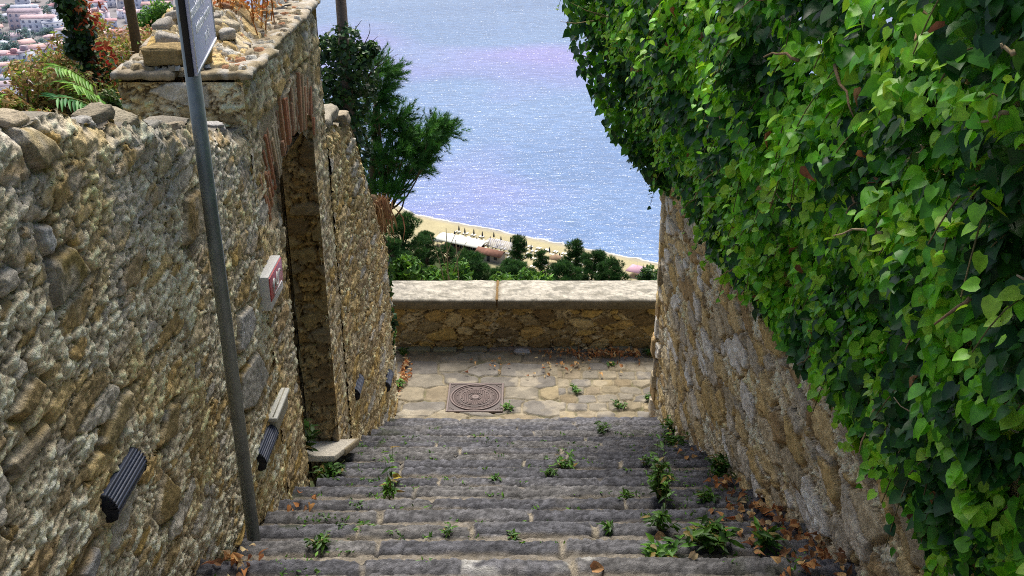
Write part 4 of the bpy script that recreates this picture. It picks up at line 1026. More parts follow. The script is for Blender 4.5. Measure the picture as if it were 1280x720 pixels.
litter('leaf_litter', [(1.25, 4.05, .30, .5, .26), (1.22, 4.6, .22, .4, .16), (1.2, 3.5, .3, .3, .12), (1.22, 5.3, .12, .6, .08), (1.2, 6.6, .1, .8, .04)], 520, 'drift of dry brown leaves along the foot of the right wall')
litter('leaf_litter', [(-1.22, 3.62, .14, .16, .5), (-1.25, 4.9, .08, .5, .2), (-1.1, 3.3, .2, .2, .2)], 80, 'small heap of dry orange leaves at the foot of the left wall')
litter('leaf_litter', [(.9, 10.42, .6, .09, .55), (-1.35, 10.0, .10, .35, .3), (.2, 10.2, 1.1, .3, .15)], 380, 'scattered dry leaves along the back edge of the landing')
for x, y, c, s, lb in ((.27, 3.52, (.42, .24, .11), .07, 'single curled brown leaf on the nearest step right of centre'), (-1.06, 3.98, (.50, .30, .12), .09, 'single pale orange leaf on the step beside the sign pole'),
                       (.62, 4.12, (.48, .33, .18), .08, 'single tan leaf lying on a step right of centre'), (-.83, 5.55, (.45, .35, .06), .06, 'small yellow leaf on the steps left of centre')):
    z = math.ceil((NOSE - y) / STEP_T) * STEP_R + .025
    V, F, Cc = scatter(IVY_V, IVY_F, np.array([[x, y, z]]), frames(np.array([[.2, -.5, 1.]]), np.array([[1., .4, 0]])), np.array([[s * .8, s, s * 3]]), np.array([c]))
    tag(build('fallen_leaf', V, F, M_DRY, None, Cc, True), lb, 'leaf')

# ------------------------------------------------------------------ weeds
GREENS = np.array([(.07, .20, .02), (.10, .26, .03), (.05, .15, .02), (.13, .30, .04), (.04, .11, .02)])
def weed(x, y, label, h=.10, r_=.08, n=26, ls=.04, tall=0, z=None, group='weeds growing in the steps', dark=1.0, cat='weed'):
    z0 = (math.ceil((NOSE - y) / STEP_T) * STEP_R if y < NOSE else .01) if z is None else z
    root = empty('weed', label, cat, (x, y, z0 + .004), rng.uniform(0, 6), group)
    n = int(n * 1.9); ls *= 1.35; mb = MB(); pos, tip, nr = [], [], []
    ns = max(3, n // 7)
    for k in range(ns):
        a = rng.uniform(0, 6.28); lean = rng.uniform(.1, .9) * r_
        top = np.array([math.cos(a) * lean, math.sin(a) * lean, h * rng.uniform(.55, 1)])
        if tall and k < tall: top = np.array([math.cos(a) * lean * .4, math.sin(a) * lean * .4, h * rng.uniform(1.6, 2.4)])
        q = np.linspace(0, 1, 6)[:, None]; base_ = np.array([math.cos(a), math.sin(a), 0]) * .01
        pts = base_ + (top - base_) * q + np.array([math.cos(a), math.sin(a), 0]) * (.02 * q * q)
        mb.tube(pts, np.linspace(.0028, .0012, 6), 5, (.12, .16, .04))
        m_ = int(math.ceil(n / ns)) + (6 if tall and k < tall else 0)
        for j in range(m_):
            t = rng.uniform(.25, 1); p = base_ + (top - base_) * t
            d = norm(rng.normal(size=3) * np.array([1, 1, .35]) + np.array([0, 0, .25]))
            pos.append(p); tip.append(d); nr.append(norm(np.array([0, 0, 1.]) + rng.normal(0, .35, 3)))
    pos, tip, nr = map(np.array, (pos, tip, nr)); m_ = len(pos)
    c = GREENS[rng.integers(0, 5, m_)] * rng.uniform(.6, 1.25, (m_, 1)) * dark * rng.uniform(.7, 1.15); old = rng.uniform(0, 1, m_) < .08; c = np.where(old[:, None], np.array([.26, .2, .06]), c)
    V, F, Cc = scatter(LEAF_V, LEAF_F, pos, frames(nr, tip), ls * np.stack([rng.uniform(.6, 1.1, m_), rng.uniform(.6, 1.3, m_), rng.uniform(.5, 1.5, m_)], -1), c)
    mb.build('stem', M_LEAF, root); build('leaves', V, F, M_LEAF, root, Cc, True)
    return root
def wpx(px, py):          # spot on the stair slope seen at this place
    d = ray(px, py); k = -(H - (NOSE / STEP_T * STEP_R)) ; n_ = STEP_R / STEP_T
    t = -(H - NOSE * n_) / (d[2] + n_ * d[1]); p = O + d * t
    return p[0], p[1]
for px, py, lb, kw in [
    (490, 640, 'tall spindly weed with two upright stems left of the middle of the steps', dict(h=.16, r_=.07, n=26, ls=.045, tall=2)),
    (384, 612, 'low leafy weed against the left wall just past the sign pole', dict(h=.09, r_=.14, n=60, ls=.045)),
    (458, 678, 'creeping bright green weed at the left end of a near step', dict(h=.06, r_=.12, n=40, ls=.035)),
    (822, 650, 'tallest weed on the right of the steps with narrow leaves', dict(h=.24, r_=.10, n=90, ls=.045, tall=2)),
    (826, 690, 'straggly weed on the step below the tallest weed', dict(h=.14, r_=.09, n=40, ls=.04, tall=1)),
    (905, 612, 'broad leafy weed clump near the foot of the right wall', dict(h=.14, r_=.16, n=90, ls=.045)),
    (938, 620, 'dark upright weed touching the right wall by the leaf drift', dict(h=.17, r_=.09, n=50, ls=.04, dark=.6)),
    (866, 556, 'round weed clump high on the right side of the steps', dict(h=.12, r_=.13, n=60, ls=.045)),
    (842, 572, 'spreading weed in front of the round weed clump', dict(h=.09, r_=.12, n=45, ls=.04)),
    (706, 600, 'low weed patch in the middle of the steps', dict(h=.06, r_=.13, n=40, ls=.035)),
    (750, 556, 'small flat weed right of centre near the upper joint lines', dict(h=.05, r_=.11, n=30, ls=.035)),
    (636, 532, 'small weed on the last steps before the landing', dict(h=.06, r_=.10, n=30, ls=.035)),
    (880, 712, 'large leafy weed at the bottom right of the nearest step', dict(h=.12, r_=.15, n=70, ls=.055)),
    (825, 718, 'grassy weed tuft on the nearest step beside the large leafy weed', dict(h=.09, r_=.14, n=60, ls=.05)),
    (910, 706, 'bushy weed on the nearest step beside the right leaf drift', dict(h=.11, r_=.10, n=40, ls=.05)),
    (690, 612, 'thin weed just left of the low weed patch', dict(h=.04, r_=.08, n=18, ls=.03)),
    (762, 690, 'short weed on a near step left of the grassy tuft', dict(h=.04, r_=.07, n=16, ls=.03)),
    (640, 694, 'tiny sprout in a near joint at the centre of the steps', dict(h=.03, r_=.05, n=12, ls=.025)),
    (560, 690, 'tiny sprout in a near joint left of centre', dict(h=.03, r_=.05, n=12, ls=.025)),
    (420, 575, 'creeping weed in the joint beside the pale threshold slab', dict(h=.04, r_=.14, n=36, ls=.03)),
    (400, 712, 'weed at the left end of the nearest step', dict(h=.06, r_=.08, n=26, ls=.035)),
    (780, 640, 'small weed left of the tallest weed', dict(h=.04, r_=.06, n=16, ls=.03)),
    (620, 622, 'tiny weed at the centre of the middle steps', dict(h=.03, r_=.05, n=12, ls=.025)),
    (545, 552, 'tiny weed on the upper left joints', dict(h=.03, r_=.05, n=12, ls=.03)),
    (805, 600, 'slender weed between the middle patch and the broad clump', dict(h=.09, r_=.05, n=18, ls=.03)),
    (880, 650, 'small weed on the step under the broad clump', dict(h=.05, r_=.08, n=22, ls=.035)),
    (955, 712, 'single-stem weed by the bottom of the right leaf drift', dict(h=.09, r_=.06, n=16, ls=.06)),
    (270, 706, 'small weed under the heap of orange leaves by the left wall', dict(h=.06, r_=.07, n=20, ls=.035)),
]:
    x, y = wpx(px, py); weed(min(max(x, -1.30), 1.28), y, lb, **kw)
for px, py, lb, kw in [
    (718, 488, 'small green tuft between paving stones of the landing', dict(h=.05, r_=.08, n=24, ls=.035)),
    (775, 508, 'green tuft on the landing near the right wall', dict(h=.06, r_=.09, n=30, ls=.035)),
    (815, 500, 'weed strip at the foot of the right wall end on the landing', dict(h=.08, r_=.10, n=36, ls=.04)),
    (765, 457, 'dark little plant near the parapet on the landing', dict(h=.05, r_=.06, n=20, ls=.03)),
    (495, 484, 'weeds in the gap between the left wall end and the paving', dict(h=.10, r_=.14, n=60, ls=.04)),
    (812, 445, 'dark weed in the right corner of the parapet foot', dict(h=.09, r_=.09, n=36, ls=.04, dark=.5)),
    (503, 440, 'weed in the left corner of the parapet foot', dict(h=.08, r_=.09, n=30, ls=.035, dark=.6)),
]:
    p = atz(px, py, .02); weed(p[0], min(p[1], 10.45), lb, group='weeds growing in the landing', **kw)
weed(-1.52, 5.95, 'dark green plant growing inside the doorway', h=.30, r_=.16, n=120, ls=.06, z=1.62, group=None, dark=.4, cat='plant')

SPt = []
for k in range(260):
    i = int(rng.integers(4, 22)); x = rng.uniform(-1.25, 1.25)
    if rng.uniform() < .4: x = np.sign(x) * rng.uniform(.8, 1.28)
    y = NOSE - STEP_T * i + rng.uniform(.20, .32); m_ = int(rng.integers(3, 9))
    SPt.append(np.c_[x + rng.normal(0, .022, m_), y + rng.normal(0, .008, m_), np.full(m_, STEP_R * i + .002)])
SPt = np.concatenate(SPt); n_ = len(SPt)
V, F, Cc = scatter(LEAF_V, LEAF_F, SPt, frames(norm(np.array([0, -.3, 1.]) + rng.normal(0, .5, (n_, 3))), norm(rng.normal(0, 1, (n_, 3)) * np.array([1, 1, .3]) + np.array([0, 0, .5]))), rng.uniform(.012, .032, n_), GREENS[rng.integers(0, 5, n_)] * rng.uniform(.6, 1.3, (n_, 1)))
tag(build('joint_sprouts', V, F, M_LEAF, None, Cc, True), 'tiny green sprouts and moss along the joints of the steps', 'sprouts', None, 'stuff')

# ------------------------------------------------------------------ shrubs and trees
def blob_leaves(centres, radii, per, template, size, pal, parent, name, mat, up=.3, hue_fn=None, shell=.55, jitter=.25, smooth=True):
    P_, Cc_ = [], []
    pal = np.asarray(pal, float)
    for (c, r_) in zip(centres, radii):
        d = rdir(per); k = (shell + (1 - shell) * rng.uniform(0, 1, per) ** .7)[:, None]
        p = np.asarray(c) + d * k * np.asarray(r_)
        P_.append(p)
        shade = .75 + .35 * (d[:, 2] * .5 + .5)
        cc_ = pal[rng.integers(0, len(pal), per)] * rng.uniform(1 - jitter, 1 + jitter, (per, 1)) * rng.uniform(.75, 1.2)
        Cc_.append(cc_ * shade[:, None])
    P_ = np.concatenate(P_); Cc_ = np.concatenate(Cc_); n_ = len(P_)
    cen = np.repeat(np.asarray(centres, float), per, 0)
    out_ = norm(P_ - cen)
    TV, TF = template
    if TV is NEED_V:
        R = frames(norm(out_ * .8 + np.array([0, 0, .7]) + rng.normal(0, .3, (n_, 3))), rdir(n_))
    else:
        R = frames(norm(out_ * .6 + np.array([0, 0, up]) + rng.normal(0, .55, (n_, 3))), rdir(n_) + np.array([0, 0, -.4]))
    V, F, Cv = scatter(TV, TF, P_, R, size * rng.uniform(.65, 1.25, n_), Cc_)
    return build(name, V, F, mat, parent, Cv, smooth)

def limb(mb, a, b, r0, r1, bend=.1, n=7, col=(.14, .10, .07)):
    a, b = np.array(a, float), np.array(b, float); L_ = np.linalg.norm(b - a)
    k = rng.normal(0, bend * L_, 3); q = np.linspace(0, 1, n)[:, None]
    mb.tube(a + (b - a) * q + k * np.sin(q * math.pi), np.linspace(r0, r1, n), 8, col)

DPINE = [(.035, .115, .026), (.046, .135, .028), (.026, .085, .025), (.065, .165, .034)]
def pine(name, label, loc, height, cr, nclump=26, per=60, tuft=.45, pal=DPINE, group=None, cat='tree', low=.35, seed=0, flat=.55, peak=False):
    root = empty(name, label, cat, loc, rng.uniform(0, 6), group)
    mb = MB(); limb(mb, (0, 0, -.8), (0, 0, height * .93), height * .026 + .05, .03, .02, 10)
    cs, rr = [], []
    for k in range(nclump):
        t = (k + rng.uniform(0, 1)) / nclump
        z = height * (low + (1 - low) * t)
        wr = cr * (1 - .85 * t ** 1.4 if peak else math.sqrt(max(.08, 1 - (2 * t - .85) ** 2 * .8)))
        a = k * 2.4 + rng.uniform(-.4, .4); q = wr * rng.uniform(.35, 1.0)
        c = np.array([math.cos(a) * q, math.sin(a) * q, z]); cs.append(c); s_ = cr * rng.uniform(.18, .34); rr.append((s_, s_, s_ * flat))
        limb(mb, (0, 0, z - q * .45), c, height * .008 + .02, .012, .05, 5)
    mb.build('trunk', M_BARK, root, True)
    blob_leaves(cs, rr, per, (NEED_V, NEED_F), tuft, pal, root, 'crown', M_NEEDLE, shell=.25, smooth=False)
    return root

def broad(name, label, loc, height, cr, ncl=22, per=110, leaf=.16, pal=GREENS, group=None, cat='tree', low=.3, flat=.8, tpl=(CARD_V, CARD_F), mat=None, trunk=.05):
    root = empty(name, label, cat, loc, rng.uniform(0, 6), group)
    mb = MB(); limb(mb, (0, 0, -.6), (0, 0, height * .8), height * .02 + trunk * .5, .015, .03, 8)
    cs, rr = [], []
    for k in range(ncl):
        d = rdir(1)[0]; q = rng.uniform(.3, 1)
        c = np.array([d[0] * q * cr, d[1] * q * cr, height * (low + (1 - low) * .5) + d[2] * q * height * (1 - low) * .46]); cs.append(c)
        s_ = cr * rng.uniform(.25, .45); rr.append((s_, s_, s_ * flat)); limb(mb, (0, 0, c[2] * .55), c, trunk * .35, .006, .06, 5)
    mb.build('trunk', M_BARK, root, True)
    blob_leaves(cs, rr, per, tpl, leaf, pal, root, 'crown', mat or M_LEAF, shell=.4)
    return root

def ground(x, y): return float(terrain_h(np.array([float(x)]), np.array([float(y)]))[0][0])
def stand(px, py_top, Yd, wpx_):
    """foot, height and crown radius of a tree whose top shows at this place"""
    p = aty(px, py_top, Yd); g = ground(p[0], Yd)
    depth = Yd * math.cos(PITCH) + (H - p[2]) * math.sin(PITCH)
    return (p[0], Yd, g), p[2] - g, wpx_ * depth / FPX / 2
# trees on the slope below the parapet
tl = 'trees on the slope below the parapet'
for px, py, Yd, wp, kind, lb in [
    (503, 270, 55, 66, 'p', 'dark bushy pine below the left end of the parapet, tallest of the slope'),
    (486, 300, 44, 50, 'p', 'dark pine low against the lower wall end'),
    (532, 290, 70, 34, 'p', 'pine tip just left of the long white beach roof'),
    (588, 319, 95, 64, 'p', 'round dark pine in front of the white beach roof'),
    (559, 307, 110, 30, 'p', 'small dark pine at the left end of the white beach roof'),
    (648, 296, 105, 46, 'k', 'irregular pine with a forked open top in front of the sunbeds'),
    (676, 314, 100, 34, 'k', 'short pine right of the forked pine'),
    (720, 302, 92, 54, 'k', 'peaked dark pine at the centre right above the parapet'),
    (745, 316, 88, 50, 'p', 'broad dark pine right of the peaked pine'),
    (765, 326, 80, 44, 'p', 'small feathery pine at the right end of the tree row'),
    (704, 330, 84, 50, 'p', 'low dark pine under the peaked pine'),
    (640, 330, 82, 56, 'p', 'low dark pine under the forked pine'),
    (818, 331, 90, 36, 'b', 'rounded green bush beside the right wall end'),
]:
    loc, h, r_ = stand(px, py, Yd, wp)
    if kind == 'b': broad('round_tree', lb, loc, h, r_, 26, 130, .32, [(.05, .13, .03), (.07, .16, .03), (.035, .09, .025)], tl, 'tree', .3)
    else: pine('pine_tree', lb, loc, h, r_, 40 if kind == 'p' else 26, 110, r_ * .17, group=tl, low=max(.3, 1 - 2.6 * r_ / h), peak=kind == 'k')
# ground foliage beyond the parapet: bright shrubs showing over the coping
for px, py, Yd, wp, lb in [(505, 322, 12.6, 40, 'light green leafy sprig over the left end of the parapet'), (575, 330, 14, 60, 'bright green shrub peeping over the parapet left of the coping joint'),
                           (632, 335, 14.5, 56, 'bright green shrub peeping over the parapet right of the coping joint'), (545, 337, 13.5, 40, 'low bright shrub between the sprig and the coping joint'), (672, 338, 15, 46, 'low green shrub rightmost above the coping')]:
    loc, h, r_ = stand(px, py, Yd, wp)
    broad('shrub', lb, loc, h, r_, 16, 60, .10, [(.09, .25, .025), (.06, .18, .02), (.14, .32, .05), (.04, .12, .02)], 'shrubs just beyond the parapet', 'shrub', max(.1, 1 - 1.6 * r_ / h), .7, (LEAF_V, LEAF_F), None, .02)
# thin bare stems in front of the beach bar
for px, py, lb in ((548, 285, 'thin bare stem leaning left of the beach bar'), (560, 300, 'thin bare forked stem in front of the dark pine')):
    p = aty(px, py, 13.0); g = ground(p[0], 13.0)
    rt = empty('dry_shrub', lb, 'plant', (p[0], 13., g)); mb = MB()
    hh = p[2] - g
    limb(mb, (0, 0, 0), (.10, 0, hh), .014, .004, .03, 9, (.34, .26, .16)); limb(mb, (.05, 0, hh * .7), (-.12, .05, hh * .96), .007, .003, .03, 6, (.34, .26, .16)); limb(mb, (.06, 0, hh * .8), (.24, .05, hh * .98), .006, .003, .03, 6, (.34, .26, .16))
    mb.build('twigs', M_BARK, rt, True)

# near pine beside the lower wall, with the ivy-clad post behind the gateway
loc = np.array([-2.15, 15.5, ground(-2.15, 15.5)])
root = empty('pine_tree', 'dark green pine with feathery branches reaching right beside the gateway wall', 'tree', loc)
mb = MB(); crown_c, crown_r = [], []
tip = aty(470, 125, 15.5) - loc
limb(mb, (0, 0, -.5), tip, .13, .03, .02, 10)
for px, py, rpx in [(470, 160, 26), (484, 190, 28), (510, 180, 24), (535, 172, 20), (552, 165, 13), (520, 200, 22), (500, 218, 20), (470, 215, 26), (455, 190, 28), (486, 238, 20), (462, 240, 22), (476, 110, 16), (484, 92, 13), (465, 85, 20), (458, 125, 24), (478, 130, 14), (445, 150, 26), (495, 150, 22), (515, 190, 20), (540, 160, 14), (485, 160, 24), (500, 190, 18), (480, 205, 22), (462, 275, 20), (536, 182, 12), (505, 168, 14), (448, 230, 26), (525, 212, 12)]:
    yv = 15.5 + rng.uniform(-.5, .5); c = aty(px, py, yv) - loc; r_ = rpx * 16.4 / FPX * .78
    crown_c.append(c); crown_r.append((r_ * 1.1, r_ * 1.2, r_ * .6)); limb(mb, tip * (.55 + .02 * (250 - py) / 10 * .5), c, .018, .005, .06, 6)
mb.build('trunk', M_BARK, root, True)
SPt, SPd = [], []
for c, r_ in zip(crown_c, crown_r):
    for k in range(34):
        d0 = rdir(1)[0]; b0_ = np.array(c) + d0 * np.array(r_) * rng.uniform(.2, .9)
        ax_ = norm(d0 * .55 + np.array([.55, -.1, .50]) + rng.normal(0, .25, 3)); L_ = rng.uniform(.14, .30)
        for q in np.linspace(0, 1, 9): SPt.append(b0_ + ax_ * L_ * q + rng.normal(0, .008, 3)); SPd.append(ax_)
SPt, SPd = np.array(SPt), np.array(SPd); n_ = len(SPt)
pal_ = np.array([(.042, .16, .03), (.058, .21, .032), (.03, .11, .026), (.085, .26, .04)])
cc_ = np.repeat(pal_[rng.integers(0, 4, n_ // 9)] * rng.uniform(.7, 1.25, (n_ // 9, 1)), 9, 0)
V, F, Cc = scatter(NEED_V, NEED_F, SPt, frames(SPd + rng.normal(0, .12, (n_, 3)), rdir(n_)), rng.uniform(.07, .13, n_), cc_)
build('crown', V, F, M_NEEDLE, root, Cc)
# brown dead fronds hanging below it
root = empty('withered_palm', 'skirt of dead brown fronds hanging beside the lower wall end', 'plant', aty(470, 250, 11.6))
V_, F_, n_ = [], [], 0
mb = MB()
for k in range(170):
    a = rng.uniform(-.12, .12); b0 = np.array([rng.uniform(-.10, .12), rng.uniform(-.1, .1), rng.uniform(-.1, .06)]); L_ = rng.uniform(.15, .50)
    e = b0 + np.array([a * 1.0, rng.uniform(-.1, .1), -L_]); w_ = rng.uniform(.002, .006); s_ = np.array([w_, .6 * w_, 0])
    c = np.array([(.34, .20, .09), (.24, .14, .06), (.42, .29, .14), (.18, .10, .05)])[k % 4]
    bend = rng.normal(0, .035, 3); qs = np.linspace(0, 1, 5)
    pts = [b0 + (e - b0) * q + bend * math.sin(q * 3.1) + np.array([.05 * math.sin(q * 2.2) * (1 if k % 2 else -.6), 0, .05 * math.sin(q * 3.1)]) for q in qs]
    W_ = [.5, 1.2, 1.4, 1., .2]
    mb.add(sum(([p - s_ * w2, p + s_ * w2] for p, w2 in zip(pts, W_)), []), [np.array([(2 * q, 2 * q + 1, 2 * q + 3, 2 * q + 2) for q in range(4)])], c)
mb.build('fronds', M_DRY, root)
g = ground(root.location.x - .15, 11.6) - root.location.z
MB().tube([(-.2, 0, g), (-.15, 0, g * .5), (-.05, 0, 0.05)], [.09, .08, .06], 9, (.2, .14, .08)).build('trunk', M_BARK, root, True)
# post wrapped in ivy
PYv = 12.4
b0 = aty(426, 0, PYv); gz = ground(b0[0], PYv)
root = empty('ivy_clad_post', 'grey wooden post wrapped in dark ivy rising behind the gateway', 'post', (b0[0], PYv, gz))
MB().tube([(0, 0, 0), (.0, 0, 3), (0, 0, 5.2 + (b0[2] - gz - 4.6))], [.075, .07, .06], 12, (.13, .10, .08)).build('pole', M_BARK, root, True)
cs, rr = [], []
for px, py, rpx in [(430, 50, 22), (420, 70, 26), (440, 75, 26), (455, 100, 24), (425, 100, 30), (445, 120, 28), (420, 130, 30), (440, 150, 26), (452, 70, 16), (462, 62, 10), (425, 165, 28), (410, 60, 18), (410, 110, 24), (445, 185, 22), (436, 215, 26), (440, 250, 24), (445, 290, 26), (412, 150, 24)]:
    cs.append(aty(px, py, PYv + rng.uniform(-.2, .2)) - np.array(root.location)); q = rpx * 12.6 / FPX; rr.append((q, q, q))
blob_leaves(cs, rr, 260, (IVY_V, IVY_F), .055, [(.022, .065, .02), (.03, .085, .022), (.018, .05, .02), (.05, .13, .025)], root, 'ivy_leaves', M_IVY, .4)
mb = MB()
for px0, py0, px1, py1 in ((455, 75, 473, 45), (452, 60, 461, 28), (460, 95, 492, 62), (458, 100, 497, 68), (430, 90, 408, 130), (470, 150, 482, 140), (440, 40, 452, 25)):
    a_, b_ = aty(px0, py0, PYv) - np.array(root.location), aty(px1, py1, PYv) - np.array(root.location)
    limb(mb, a_, b_, .006, .002, .06, 7, (.10, .07, .05))
mb.build('twigs', M_BARK, root, True)

# bushes on the left behind the wall
DRYG = [(.26, .30, .06), (.34, .27, .09), (.16, .24, .04), (.40, .27, .11), (.30, .18, .07), (.18, .34, .04), (.44, .36, .14)]
RED = [(.40, .20, .10), (.46, .27, .14), (.30, .20, .07), (.50, .36, .20), (.20, .22, .06)]
bl = 'bushes behind the left wall'
for px, py, Yd, wp, pal, lb in [
    (92, 22, 7.4, 150, DRYG, 'half-dry green and brown bush behind the ivy-wrapped trunk'),
    (44, 74, 6.4, 120, DRYG, 'half-dry bush nearest the left edge of the picture behind the wall'),
    (182, 8, 8.2, 130, RED, 'reddish dry bush behind the gateway pillar'),
    (140, 34, 7.6, 120, DRYG, 'tangled bush between the ivy-wrapped trunk and the pillar'),
    (92, 72, 6.4, 130, DRYG, 'low tangled bush under the feathery fronds'),
    (8, 116, 5.8, 80, DRYG, 'low bush at the very left behind the wall top'),
    (196, -6, 9.0, 70, [(.08, .26, .03), (.12, .32, .04), (.05, .16, .03)], 'bright green leafy bush above the gateway pillar'),
    (130, 118, 6.0, 70, [(.04, .11, .02), (.07, .16, .03), (.10, .13, .03)], 'dark green bush just behind the wall top beside the pillar'),
]:
    loc, h, r_ = stand(px, py, Yd, wp)
    broad('bush', lb, loc, h, r_, 40, 190, .042, pal, bl, 'bush', max(.2, 1 - 2.6 * r_ / h), .9, (LEAF_V, LEAF_F), None, .03)
# ivy-wrapped leaning trunk
Yt = 6.6; a0, a1 = aty(84, -20, Yt), aty(132, 150, Yt); gz = ground(a1[0], Yt)
root = empty('ivy_wrapped_tree', 'leaning trunk wrapped in dark ivy and red creeper behind the left wall', 'tree', (a1[0] + .08, Yt, gz))
L0 = np.array(root.location)
mb = MB(); pts = np.array([(0, 0, 0), a1 - L0, (a0 + a1) / 2 - L0, a0 - L0, a0 + (a0 - a1) * .6 - L0]); mb.tube(pts, [.08, .06, .052, .05, .04], 10, (.10, .07, .045)); mb.build('trunk', M_BARK, root, True)
cs, rr = [], []
for t in np.linspace(-.4, 1.5, 22):
    c = a1 + (a0 - a1) * t - L0 + rng.normal(0, .035, 3); cs.append(c); q = rng.uniform(.07, .13); rr.append((q, q, q))
blob_leaves(cs, rr, 190, (IVY_V, IVY_F), .038, [(.02, .06, .018), (.03, .09, .02), (.014, .04, .015), (.06, .15, .03)], root, 'ivy_leaves', M_IVY, .3)
cs = [a1 + (a0 - a1) * t - L0 + np.array([.09, -.03, 0]) + rng.normal(0, .03, 3) for t in np.linspace(-.1, 1.2, 12)]
blob_leaves(cs, [(.08, .08, .09)] * 12, 22, (LEAF_V, LEAF_F), .05, [(.42, .10, .03), (.50, .18, .05), (.30, .08, .03)], root, 'creeper_leaves', M_DRY, .3)
# bare thin trunk
Yt = 7.6; b1 = aty(168, 40, Yt); gz = ground(b1[0], Yt)
root = empty('bare_tree', 'slim bare brown trunk behind the gateway pillar', 'tree', (b1[0], Yt, gz))
mb = MB(); mb.tube([(0, 0, 0), (.0, 0, (b1[2] - gz) * .5), (0.0, 0, b1[2] - gz), (-.02, 0, b1[2] - gz + .8)], [.045, .04, .036, .034], 10, (.17, .11, .06)); mb.build('trunk', M_BARK, root, True)
# pinnate fronds
def frond(px0, py0, px1, py1, Yd, label, pal):
    a, b_ = aty(px0, py0, Yd), aty(px1, py1, Yd - .15); root = empty('leafy_frond', label, 'plant', a, 0, 'feathery fronds behind the left wall')
    a = np.zeros(3); e = b_ - np.array(root.location); q = np.linspace(0, 1, 9)[:, None]; up = np.array([0, 0, .10])
    pts = a + e * q + up * np.sin(q * math.pi) * np.linalg.norm(e)
    MB().tube(pts, np.linspace(.006, .002, 9), 5, (.2, .24, .06)).build('stalk', M_LEAF, root)
    P_, T_, Nn = [], [], []
    for k in range(22):
        t = .1 + .9 * k / 22; p = a + e * t + up * math.sin(t * math.pi) * np.linalg.norm(e)
        sd_ = norm(np.cross(e, np.array([0, 0, 1.]))) * (1 if k % 2 else -1)
        P_.append(p); T_.append(norm(sd_ + norm(e) * .5 + np.array([0, 0, -.6]))); Nn.append(norm(np.array([0, -.4, 1.]) + rng.normal(0, .15, 3)))
    P_, T_, Nn = map(np.array, (P_, T_, Nn)); n_ = len(P_)
    c = np.asarray(pal)[rng.integers(0, len(pal), n_)] * rng.uniform(.85, 1.2, (n_, 1))
    V, F, Cc = scatter(LEAF_V, LEAF_F, P_, frames(Nn, T_), np.stack([np.full(n_, .045), np.full(n_, .11), np.full(n_, .1)], -1), c)
    build('leaflets', V, F, M_LEAF, root, Cc, True)
    MB().tube([(0, 0, 0), (.02, .02, -.5), (0, .05, ground(root.location.x, Yd) - root.location.z)], [.006, .008, .012], 6, (.2, .17, .08)).build('stem', M_BARK, root)
BR = [(.20, .42, .05), (.14, .34, .05), (.26, .46, .10)]
frond(118, 108, 66, 82, 5.9, 'yellow-green feathery frond pointing left beside the ivy-wrapped trunk', BR)
frond(128, 140, 68, 122, 5.5, 'bluish green feathery frond low behind the wall top', [(.09, .30, .08), (.14, .36, .10), (.07, .24, .08)])
frond(132, 130, 88, 104, 5.7, 'green feathery frond between the other two fronds', BR)
# dry orange plant on top of the gateway
root = empty('dry_plant', 'dry orange weed growing in the rubble on top of the gateway', 'plant', (-1.66, 6.02, GZT + .05))
mb = MB(); P_ = []
for k in range(34):
    x = rng.uniform(-.16, .22); y = rng.uniform(-.22, .25); h = rng.uniform(.16, .40)
    pts = [(x, y, 0), (x + rng.uniform(-.03, .03), y, h * .5), (x + rng.uniform(-.06, .06), y + rng.uniform(-.05, .05), h)]
    mb.tube(pts, [.004, .003, .002], 5, (.42, .20, .06)); P_ += [np.array(pts[0]) + (np.array(pts[2]) - np.array(pts[0])) * rng.uniform(.2, 1) + rng.normal(0, .02, 3) for _ in range(16)]
mb.build('stem', M_DRY, root)
P_ = np.array(P_); n_ = len(P_); c = np.array([(.50, .24, .05), (.58, .34, .09), (.40, .16, .04), (.46, .30, .12)])[rng.integers(0, 4, n_)]
V, F, Cc = scatter(LEAF_V, LEAF_F, P_, frames(rdir(n_), rdir(n_)), rng.uniform(.02, .05, n_), c); build('leaves', V, F, M_DRY, root, Cc, True)
# ivy trailing on the lower wall end
root = empty('trailing_ivy', 'strand of ivy trailing down the end of the lower left wall', 'ivy', (-1.33, 9.32, 1.5))
cs = [np.array([-1.335 + .02 * math.sin(k), 9.34 + .03 * math.cos(k * 2), 1.62 - k * .085]) - np.array(root.location) for k in range(13)]
blob_leaves(cs, [(.03, .06, .06)] * 13, 16, (IVY_V, IVY_F), .05, [(.03, .09, .02), (.06, .16, .03), (.02, .06, .02)], root, 'leaves', M_IVY)
MB().tube([c + np.array([-.01, 0, 0]) for c in cs], .004, 5, (.15, .1, .05)).build('stem', M_BARK, root)

